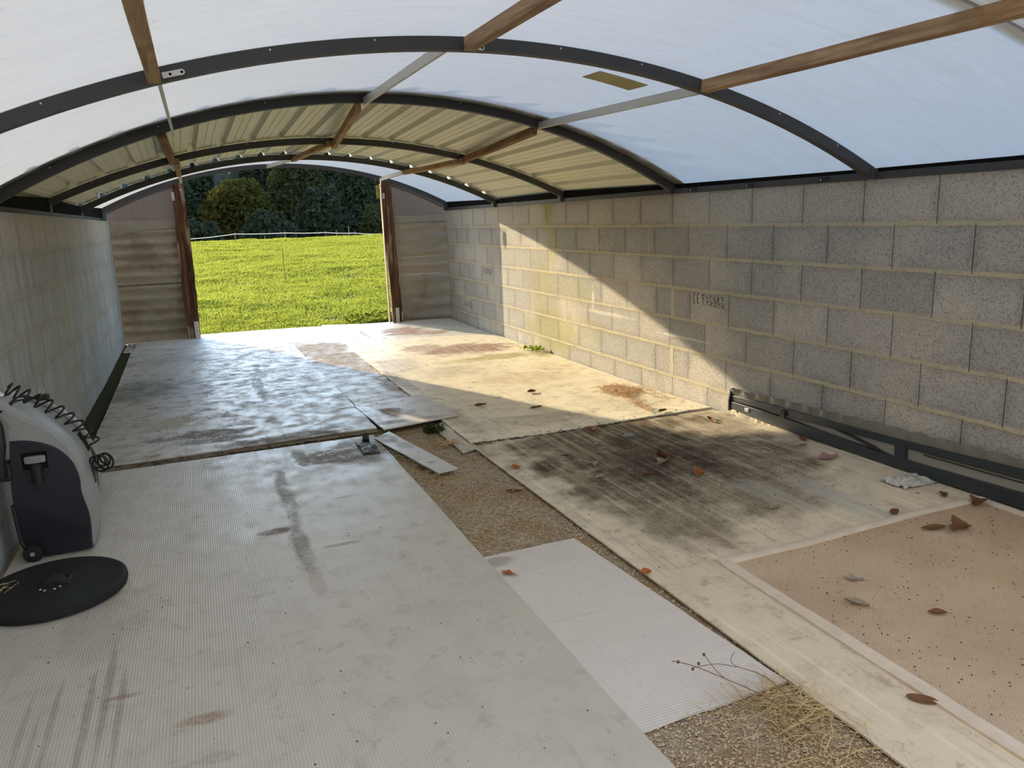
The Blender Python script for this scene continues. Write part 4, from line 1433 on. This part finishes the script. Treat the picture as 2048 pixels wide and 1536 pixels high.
# heap of pine needles by the right wall
def fneed():
    if R() < .62:
        a, rr = U(0, 2 * pi), .30 * math.sqrt(R())
        x, y = 3.32 + math.cos(a) * rr * .55, 5.83 + math.sin(a) * rr * .75
        z = fh(x, y) + .024 + U(0, .035) * max(0, 1 - rr / .28)
    elif R() < .7:
        t_ = R(); x, y = 3.28 - .16 * t_ + U(-.06, .06) * (1.2 - t_), 5.7 - .68 * t_; z = fh(x, y) + .024 + U(0, .012)
    else:
        t_ = R(); x, y = 3.45 + .12 * R(), 5.9 - .8 * t_; z = fh(x, y) + .023
    return min(x, 3.585), y, z, U(.035, .08), U(0, 2 * pi), U(-.05, .4)
straws('pine_needles', 620, fneed, M['needles'], 'heap of orange brown pine needles by the right wall in the sunlight', 'needles', .0017)

def fdry():
    if R() < .55:
        x, y = U(1.25, 1.72), U(1.25, 1.85); 
        if R() < .5: x, y = 1.62 + U(-.14, .06), 1.77 + U(-.14, .05)
    else:
        x, y = U(1.1, 1.62), U(3.2, 5.3)
        if R() < .5: x = 1.13 + abs(random.gauss(0, .09))
    return x, y, -.008 + U(0, .006), U(.04, .16), U(0, 2 * pi), U(-.0, .45)
straws('dry_grass', 900, fdry, M['straw'], 'dry pale grass stalks strewn over the gravel between the sheets', 'dry grass', .0010)

def ftuft():
    return 1.44 + U(0, .14), 5.42 + U(-.05, .10), -.004, U(.03, .07), U(0, 2 * pi), U(.5, 1.4)
straws('green_tuft', 220, ftuft, M['tuft'], 'dark green grass tuft at the near edge of the small middle sheet', 'grass tuft', .0016, 'thing')
def ftuft2():
    a = U(0, 2 * pi)
    return 1.50 + .012 * math.cos(a), 5.05 + .012 * math.sin(a), .002, U(.06, .13), a, U(.05, .6)
straws('dry_tuft', 60, ftuft2, M['needles'], 'tan dry grass tuft on the gravel beside the short plastic strip', 'grass tuft', .0016, 'thing')
# weed at the right wall
m = MB()
for i in range(70):
    x, y = 3.52 + U(-.11, .08), 8.22 + U(-.16, .16)
    a, L = U(0, 2 * pi), U(.03, .07)
    d = Vector((math.cos(a), math.sin(a), U(.1, .8))).normalized() * L
    s_ = Vector((-math.sin(a), math.cos(a), 0)) * L * .33
    p = Vector((x, y, .024 + U(0, .03)))
    m.poly([p, p + d * .5 + s_, p + d, p + d * .5 - s_])
tag(m.build('green_weed', M['weed']), 'bright green weed growing at the foot of the right wall', 'weed')
# seed stalks leaning on the clean panel
m = MB()
m.tube(bz([(1.56, 1.60, -.005), (1.50, 1.72, .05), (1.42, 1.84, .075), (1.36, 1.93, .085), (1.33, 2.0, .07)], 6), .0013, 5)
m.tube(bz([(1.42, 1.84, .075), (1.40, 1.86, .10), (1.385, 1.90, .135)], 4), .0012, 5)
m.tube(bz([(1.60, 1.70, .0), (1.56, 1.80, .06), (1.50, 1.90, .07), (1.56, 1.97, .06)], 6), .0011, 5)
m.tube(bz([(1.50, 1.88, .07), (1.47, 1.95, .05), (1.40, 1.99, .03)], 6), .0011, 5)
for p in ((1.385, 1.90, .135), (1.372, 1.91, .10), (1.36, 1.925, .075), (1.34, 1.98, .075)):
    m.lathe([(.001, -.006), (.005, -.003), (.005, .003), (.001, .006)], p, 'z', 6)
tag(m.build('seed_stalk', M['brownleaf']), 'dried seed stalk bending over the near edge of the clean grey panel', 'stalk')
# stalks on the black lid
m = MB()
for i in range(9):
    x, y = -.95 + U(-.03, .03), 3.66 + U(-.05, .05)
    m.tube([(x, y, LZ + .047), (x + U(0, .05), y + U(0, .06), LZ + .06 + U(0, .02)), (x + U(.02, .09), y + U(.02, .11), LZ + .05)], .0009, 4)
tag(m.build('straw_wisp', M['straw']), 'wisp of dry straw lying on the left of the black lid', 'straw')

# pebbles in the bare gravel
m = MB()
def pebble(x, y, r_):
    i = len(m.v)
    z = -.012
    q = [U(.7, 1.2) * r_ for _ in range(6)]
    m.v += [(x + q[0], y, z), (x - q[1], y, z), (x, y + q[2], z), (x, y - q[3], z), (x + U(-.3, .3) * r_, y + U(-.3, .3) * r_, z + q[4] * .8), (x, y, z - q[5] * .5)]
    for a, b_, c in ((0, 2, 4), (2, 1, 4), (1, 3, 4), (3, 0, 4), (2, 0, 5), (1, 2, 5), (3, 1, 5), (0, 3, 5)):
        m.f.append((i + a, i + b_, i + c)); m.mi.append(0)
for i in range(5200):
    pebble(U(1.08, 1.78), U(1.1, 1.84), .002 + .005 * R() ** 2)
for i in range(7500):
    pebble(U(1.02, 1.68), U(3.18, 5.5), .002 + .005 * R() ** 2)
for i in range(500):
    pebble(U(1.55, 1.70), U(1.8, 3.4), .003 + .006 * R() ** 2)
tag(m.build('pebbles', M['peb'], fix=False), 'small grey and tan pebbles of the bare gravel between the sheets', 'pebbles', kind='stuff')

# crumbs of bark and white chips lying on sheets and mat
for nm, mk, n, lab in (('bark_crumbs', 'crumb', 2600, 'tiny dark bark crumbs strewn over sheets and mat'), ('white_chips', 'chip', 420, 'tiny white chips strewn over the stained sheet and mat')):
    m = MB()
    for i in range(n):
        q = R()
        if q < .45: x, y = random.gauss(2.6, .55), random.gauss(3.9, .65)
        elif q < .68: x, y = U(2.05, 3.5), U(.9, 2.6)
        elif q < .80: x, y = U(1.7, 3.5), U(5, 9.5)
        elif q < .92: x, y = U(-.9, 1.0), U(5.7, 10)
        else: x, y = U(-.7, 1.0), U(1.6, 5.4)
        if nm == 'white_chips' and q >= .68: continue
        if not (1.67 < x < 3.55 or -.9 < x < 1.03): continue
        if abs(y - 4.93) < .05 or abs(y - 5.6) < .12: continue
        r_ = U(.0018, .0055) * (1 if nm == 'bark_crumbs' else .75)
        a = U(0, pi)
        c_, s_ = math.cos(a), math.sin(a)
        e = U(.25, .9)
        z = surface(x, y) - .001
        i0 = len(m.v)
        for (dx, dy, dz) in ((1, 0, .1), (0, e, .1), (-1, 0, .1), (0, -e, .1), (.1, 0, .7)):
            m.v.append((x + (dx * c_ - dy * s_) * r_, y + (dx * s_ + dy * c_) * r_, z + dz * r_ + .001))
        for t_ in ((0, 1, 4), (1, 2, 4), (2, 3, 4), (3, 0, 4), (3, 2, 1, 0)):
            m.f.append(tuple(i0 + k for k in t_)); m.mi.append(0)
    tag(m.build(nm, M[mk], fix=False), lab, 'crumbs', kind='stuff')
# coarse debris along the main sheet seams
def fseam():
    q = R()
    if q < .4: x, y = U(1.65, 3.55), 4.935 + U(-.025, .02)
    elif q < .7: x, y = 1.66 + U(-.03, .03), U(5.7, 8.4)
    else: x, y = U(-.8, 1.05), 5.57 + U(-.02, .02)
    return x, y, fh(x, y) + .010, U(.02, .06), U(0, 2 * pi), U(-.1, .3)
straws('seam_litter', 420, fseam, M['crumb'], 'dark twiggy litter gathered along the joints of the floor sheets', 'litter', .0022)

# ------------------------------------------------------------------ outside: field, grass, fence, trees, wooded slope
def gz(x, y):
    """field rises to a crest at about 33 m, then drops"""
    if y < 12.0:
        return -.05
    t_ = min(y, 33.) - 12.0
    z = -.045 + .049 * t_ * (1 - .0006 * t_)
    z += .05 * nz(x * .35, y * .35) * smooth(12, 15, y) + .03 * nz(x * 1.1, y * 1.1) * smooth(12.2, 14, y)
    if y > 33:
        z -= .035 * (y - 33) ** 1.15
    return z


m = MB()
ys = [-20, -8, 0, 6, 11.9, 12.0] + [12.0 + .5 * i for i in range(1, 64)] + [46, 50, 56, 64, 80]
xs = [-60, -40, -25, -15, -8] + [-6 + .5 * i for i in range(45)] + [19, 25, 35, 50, 70]
i0 = 0
for y in ys:
    for x in xs:
        m.v.append((x, y, gz(x, y) - (.0 if y >= 12 else .03)))
nx = len(xs)
for a in range(len(ys) - 1):
    for b_ in range(nx - 1):
        m.f.append((a * nx + b_, a * nx + b_ + 1, (a + 1) * nx + b_ + 1, (a + 1) * nx + b_)); m.mi.append(0)
tag(m.build('ground', M['field'], smooth_=True), kind='structure')

m = MB()
rg = random.Random(11)
NB = 150000
for i in range(NB):
    y = 12.05 + 22.5 * rg.random() ** 1.25
    half = 1.2 + (y - 12) * .13
    xc = 1.4 + (y - 12) * .11
    x = xc + rg.uniform(-1, 1) * (half + 1.2)
    if y < 12.2 and x < 1.64 and y < 12.12: continue
    clump = nz(x * 1.3, y * 1.3, 3) + .5 * nz(x * 4, y * 4, 7)
    L = .045 + .05 * max(0, clump) + .03 * rg.random() + .0016 * (y - 12)
    if clump < -.35 and rg.random() < .6: continue
    w = .0035 + .00035 * (y - 12)
    if x > 2.1 and y < 12.5: L += .09 * smooth(2.0, 2.6, x); w *= 1.3
    a = rg.uniform(0, 2 * pi)
    lean = rg.uniform(.1, .75)
    z = gz(x, y) - .004
    ca, sa = math.cos(a), math.sin(a)
    dx, dy = -sa * L * lean, ca * L * lean
    m.v += [(x - ca * w, y - sa * w, z), (x + ca * w, y + sa * w, z), (x + ca * w * .6 + dx * .45, y + sa * w * .6 + dy * .45, z + L * .6), (x + dx, y + dy, z + L * (1.05 - .5 * lean))]
    k = len(m.v) - 4
    m.f.append((k, k + 1, k + 2)); m.f.append((k, k + 2, k + 3)); m.mi += [0, 0]
for i in range(110):
    y = 12.4 + 20 * rg.random() ** 1.2
    x = 1.4 + (y - 12) * .11 + rg.uniform(-1, 1) * (2.0 + (y - 12) * .13)
    sp = rg.uniform(.06, .26)
    for j in range(int(70 * sp / .15)):
        bx, by = x + rg.gauss(0, sp), y + rg.gauss(0, sp * .6)
        L, w = rg.uniform(.05, .12), .004 + .0003 * (y - 12)
        a, lean, z = rg.uniform(0, 2 * pi), rg.uniform(.05, .7), gz(bx, by) - .004
        ca, sa = math.cos(a), math.sin(a)
        dx, dy = -sa * L * lean, ca * L * lean
        m.v += [(bx - ca * w, by - sa * w, z), (bx + ca * w, by + sa * w, z), (bx + ca * w * .6 + dx * .45, by + sa * w * .6 + dy * .45, z + L * .6), (bx + dx, by + dy, z + L * (1.05 - .5 * lean))]
        k = len(m.v) - 4
        m.f.append((k, k + 1, k + 2)); m.f.append((k, k + 2, k + 3)); m.mi += [1, 1]
tag(m.build('grass', [M['grass'], M['clump']], fix=False), 'short sunlit yellow-green pasture grass beyond the doorway', 'grass', kind='stuff')

# leafy weeds at the foot of the right doorpost, outside
m = MB()
for i in range(240):
    x, y = U(2.05, 3.0), 12.15 + U(0, .35)
    a, L = U(0, 2 * pi), U(.04, .10)
    p = Vector((x, y, gz(x, y) + U(0, .14)))
    d = Vector((math.cos(a), math.sin(a), U(.2, 1.2))).normalized() * L
    s_ = Vector((-math.sin(a), math.cos(a), 0)) * L * .28
    m.poly([p, p + d * .5 + s_, p + d, p + d * .5 - s_])
tag(m.build('leafy_weeds', M['tuft']), 'leafy green weeds outside at the foot of the right doorpost', 'weeds')

# thin rod in the field
rx, ry = 19.1 * math.tan(math.radians(5.61)), 19.1
m = MB(); m.tube([(rx, ry, gz(rx, ry) - .05), (rx + .01, ry, 1.546 - 19.1 * math.tan(math.radians(1.56)))], .007, 6)
tag(m.build('field_rod', M['rod']), 'thin dark rod standing alone in the grass', 'rod')

# tape fence behind the crest
FY = 36.0
def fpt(az, el): return (FY * math.tan(math.radians(az)), FY, 1.546 + FY / math.cos(math.radians(az)) * math.tan(math.radians(el)))
fence_pts = [(-4., -1.15), (-.42, -.66), (2.62, -.44), (5.91, -.50), (8.66, -.58), (10.73, -.70), (12.45, -.84), (15., -1.0)]
fr = thing('tape_fence', (2.5, FY, .2), 'pasture fence of white tape on thin stakes along the crest of the field', 'fence')
m = MB()
pts = [Vector(fpt(*q)) for q in fence_pts]
def ff(off):
    def f(u, v):
        t_ = u * (len(pts) - 1)
        k = min(int(t_), len(pts) - 2)
        p = pts[k].lerp(pts[k + 1], t_ - k)
        sag = -.02 * math.sin(pi * (t_ - k))
        return (p.x, p.y + off, p.z + sag + (v - .5) * .032)
    return f
m.slab(ff(0), ff(.003), 70, 1)
m.build('tape', M['tape'], fr)
for az, el in fence_pts + [(4.55, -.74), (9.42, -.52), (10.28, -.28)]:
    p = fpt(az, el)
    m = MB(); m.tube([(p[0], p[1] + .012, gz(p[0], p[1]) - .1), (p[0], p[1] + .012, p[2] + .07)], .013, 6)
    m.build('stake', M['stake'], fr)


# trees beyond the field
def crown(m, c, r_, n, size, rnd, lump=.32):
    cx, cy, cz = c
    rx_, ry_, rz_ = r_
    for i in range(n):
        u = rnd.uniform(-1, 1); th = rnd.uniform(0, 2 * pi)
        s_ = math.sqrt(1 - u * u)
        d = Vector((s_ * math.cos(th), s_ * math.sin(th), u))
        rad = (rnd.random() ** .3) * (1 + lump * nz(d.x * 2.3 + cx, d.y * 2.3 + cy, d.z * 2.3))
        p = Vector((cx + d.x * rx_ * rad, cy + d.y * ry_ * rad, cz + d.z * rz_ * rad))
        sz = size * rnd.uniform(.6, 1.3)
        a = Vector((rnd.gauss(0, 1), rnd.gauss(0, 1), rnd.gauss(0, 1))).normalized()
        b_ = a.cross(Vector((rnd.gauss(0, 1), rnd.gauss(0, 1), rnd.gauss(0, 1)))).normalized()
        k = len(m.v)
        m.v += [tuple(p - a * sz), tuple(p + b_ * sz * .5), tuple(p + a * sz), tuple(p - b_ * sz * .5)]
        m.f.append((k, k + 1, k + 2, k + 3)); m.mi.append(0)


def tree(az, dist, rx_, rz_, zc, mats, label, n=8000, size=.15, name='tree', seed=0):
    rnd = random.Random(seed)
    x, y = dist * math.tan(math.radians(az)), dist
    root = thing(name, (x, y, gz(x, y)), label, 'tree', 'trees beyond the pasture fence')
    m = MB()
    m.tube([(x, y, gz(x, y) - .3), (x + .1, y, zc * .4), (x, y, zc + rz_ * .4)], [.22, .17, .06], 8)
    tr = m.build('trunk', M['bark'], root, True)
    m = MB()
    crown(m, (x, y, zc), (rx_, rx_ * .8, rz_), n, size, rnd)
    for q in range(6):
        a = rnd.uniform(0, 2 * pi)
        crown(m, (x + math.cos(a) * rx_ * .62, y + math.sin(a) * rx_ * .5, zc + rnd.uniform(-.5, .55) * rz_), (rx_ * .48, rx_ * .45, rz_ * .42), n // 7, size, rnd)
    m.build('crown', mats, root, fix=False)
    return root


TREES = [(.4, 41.5, 1.2, 1.4, .5, 'leafd', 'low dark bush just behind the left end of the tape fence'),
         (4.8, 40.0, 1.35, 1.4, .8, 'leafd', 'low rounded blue-green bush behind the middle of the tape fence'),
         (8.5, 42.0, 1.25, 1.9, 1.6, 'leafd', 'broad dark willow-like tree in the middle right of the tree line'),
         (12.5, 40.5, .9, 1.5, .9, 'leafm', 'small lighter green tree beside the right doorpost'),
         (-1.6, 47.5, 1.6, 3.0, 2.0, 'leafd', 'dark leafy tree half hidden by the left doorpost'),
         (3.0, 46.0, 1.9, 2.2, 1.9, 'leafy', 'rounded tree with sun-glow yellow painted into its leaves, second from the left doorpost'),
         (7.0, 47.5, 1.5, 2.8, 2.9, 'leafm', 'tall tree with thin yellowing crown behind the low rounded bush'),
         (11.0, 47.5, 1.6, 2.9, 2.2, 'leafd', 'dark dense tree left of the right doorpost'),
         (.0, 55, 1.5, 4.0, 3.8, 'leafd', 'large dark tree rising left of the yellow-tinted tree, farther back'),
         (4.9, 55, 1.5, 4.2, 4.2, 'leafd', 'large dark tree rising behind and right of the yellow-tinted tree'),
         (9.5, 55, 1.7, 4.0, 4.0, 'leafd', 'large dark tree rising behind the willow-like tree')]
for i, (az, dist, rx_, rz_, zc, mk, lab) in enumerate(TREES):
    tree(az, dist, rx_, rz_, zc, M[mk], lab, seed=i + 20)

# wooded slope closing the view behind the trees
m = MB()
m.grid(lambda u, v: (-60 + 130 * u, 62 + 60 * v + 3 * nz(u * 14, 2), -3 + 16 * v ** .55 + 2.2 * nz(u * 40, v * 12) + 1.2 * nz(u * 120, v * 30)), 160, 24)
tag(m.build('hillside', M['hill'], smooth_=False), kind='structure')

# ------------------------------------------------------------------ light
SD = Vector((.42, -1.0, -.292)).normalized()        # direction the sunlight travels
sun = bpy.data.lights.new('sun', 'SUN')
sun.energy = 7.3
sun.angle = math.radians(.6)
sun.color = (1., .84, .58)
so = bpy.data.objects.new('sun', sun)
so.rotation_euler = SD.to_track_quat('-Z', 'Y').to_euler()
so.location = (-5, 20, 10)
COL.objects.link(so)

FILL_CLOUD = 1.6
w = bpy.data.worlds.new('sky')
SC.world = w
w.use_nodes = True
nt = w.node_tree
nt.nodes.clear()
sky = nt.nodes.new('ShaderNodeTexSky')
sky.sky_type = 'NISHITA'
sky.sun_disc = False
sky.sun_elevation = math.radians(15.5)
sky.sun_rotation = math.radians(-21)
sky.air_density = 1.0
sky.dust_density = .5
sky.ozone_density = 2.4
bg = nt.nodes.new('ShaderNodeBackground')
bg.inputs['Strength'].default_value = .78
wo = nt.nodes.new('ShaderNodeOutputWorld')
# added unseen cloud bank, left and rear, to warm the light on floor and roof
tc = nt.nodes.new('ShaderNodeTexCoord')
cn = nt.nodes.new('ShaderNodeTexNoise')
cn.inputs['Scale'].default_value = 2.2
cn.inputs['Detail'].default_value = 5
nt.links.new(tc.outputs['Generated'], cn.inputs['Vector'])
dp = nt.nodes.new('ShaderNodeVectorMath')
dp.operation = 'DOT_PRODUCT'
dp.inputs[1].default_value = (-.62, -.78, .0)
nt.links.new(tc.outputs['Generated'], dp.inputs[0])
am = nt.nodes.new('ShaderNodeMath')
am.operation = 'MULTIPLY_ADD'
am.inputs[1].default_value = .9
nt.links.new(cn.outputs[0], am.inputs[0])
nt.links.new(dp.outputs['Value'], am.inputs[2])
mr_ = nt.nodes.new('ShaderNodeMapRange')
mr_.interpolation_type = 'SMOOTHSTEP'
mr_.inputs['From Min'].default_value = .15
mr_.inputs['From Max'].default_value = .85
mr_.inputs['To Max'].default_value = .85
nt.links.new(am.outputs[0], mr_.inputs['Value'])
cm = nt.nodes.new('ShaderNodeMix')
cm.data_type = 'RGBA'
cm.inputs[7].default_value = (FILL_CLOUD * 1.05, FILL_CLOUD * .87, FILL_CLOUD * .65, 1)
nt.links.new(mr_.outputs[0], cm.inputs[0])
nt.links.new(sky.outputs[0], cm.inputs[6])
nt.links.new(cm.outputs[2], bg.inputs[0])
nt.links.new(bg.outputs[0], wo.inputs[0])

# ------------------------------------------------------------------ camera
cam = bpy.data.cameras.new('camera')
cam.sensor_width = 36
cam.lens = 36 * 1551.5 / 2048
cam.clip_end = 500
co = bpy.data.objects.new('camera', cam)
r_ = Vector((0.92678556, -0.37386367, -0.03597887)); u_ = Vector((0.11126173, 0.18178705, 0.97702318)); f_ = Vector((0.35873298, 0.90949405, -0.21007433))
co.matrix_world = Matrix(((r_.x, u_.x, -f_.x, 0), (r_.y, u_.y, -f_.y, 0), (r_.z, u_.z, -f_.z, 1.546), (0, 0, 0, 1)))
COL.objects.link(co)
SC.camera = co

SC.view_settings.view_transform = 'Standard'
SC.view_settings.look = 'None'
SC.view_settings.gamma = 1
SC.view_settings.exposure = 0.3
SC.view_settings.use_curve_mapping = False
SC.cycles.max_bounces = 7
SC.cycles.diffuse_bounces = 3
SC.cycles.glossy_bounces = 2
SC.cycles.use_adaptive_sampling = True
SC.cycles.adaptive_threshold = .07
SC.cycles.adaptive_min_samples = 12
SC.cycles.transparent_max_bounces = 12
SC.cycles.caustics_reflective = False
SC.cycles.caustics_refractive = False
SC.cycles.use_denoising = True
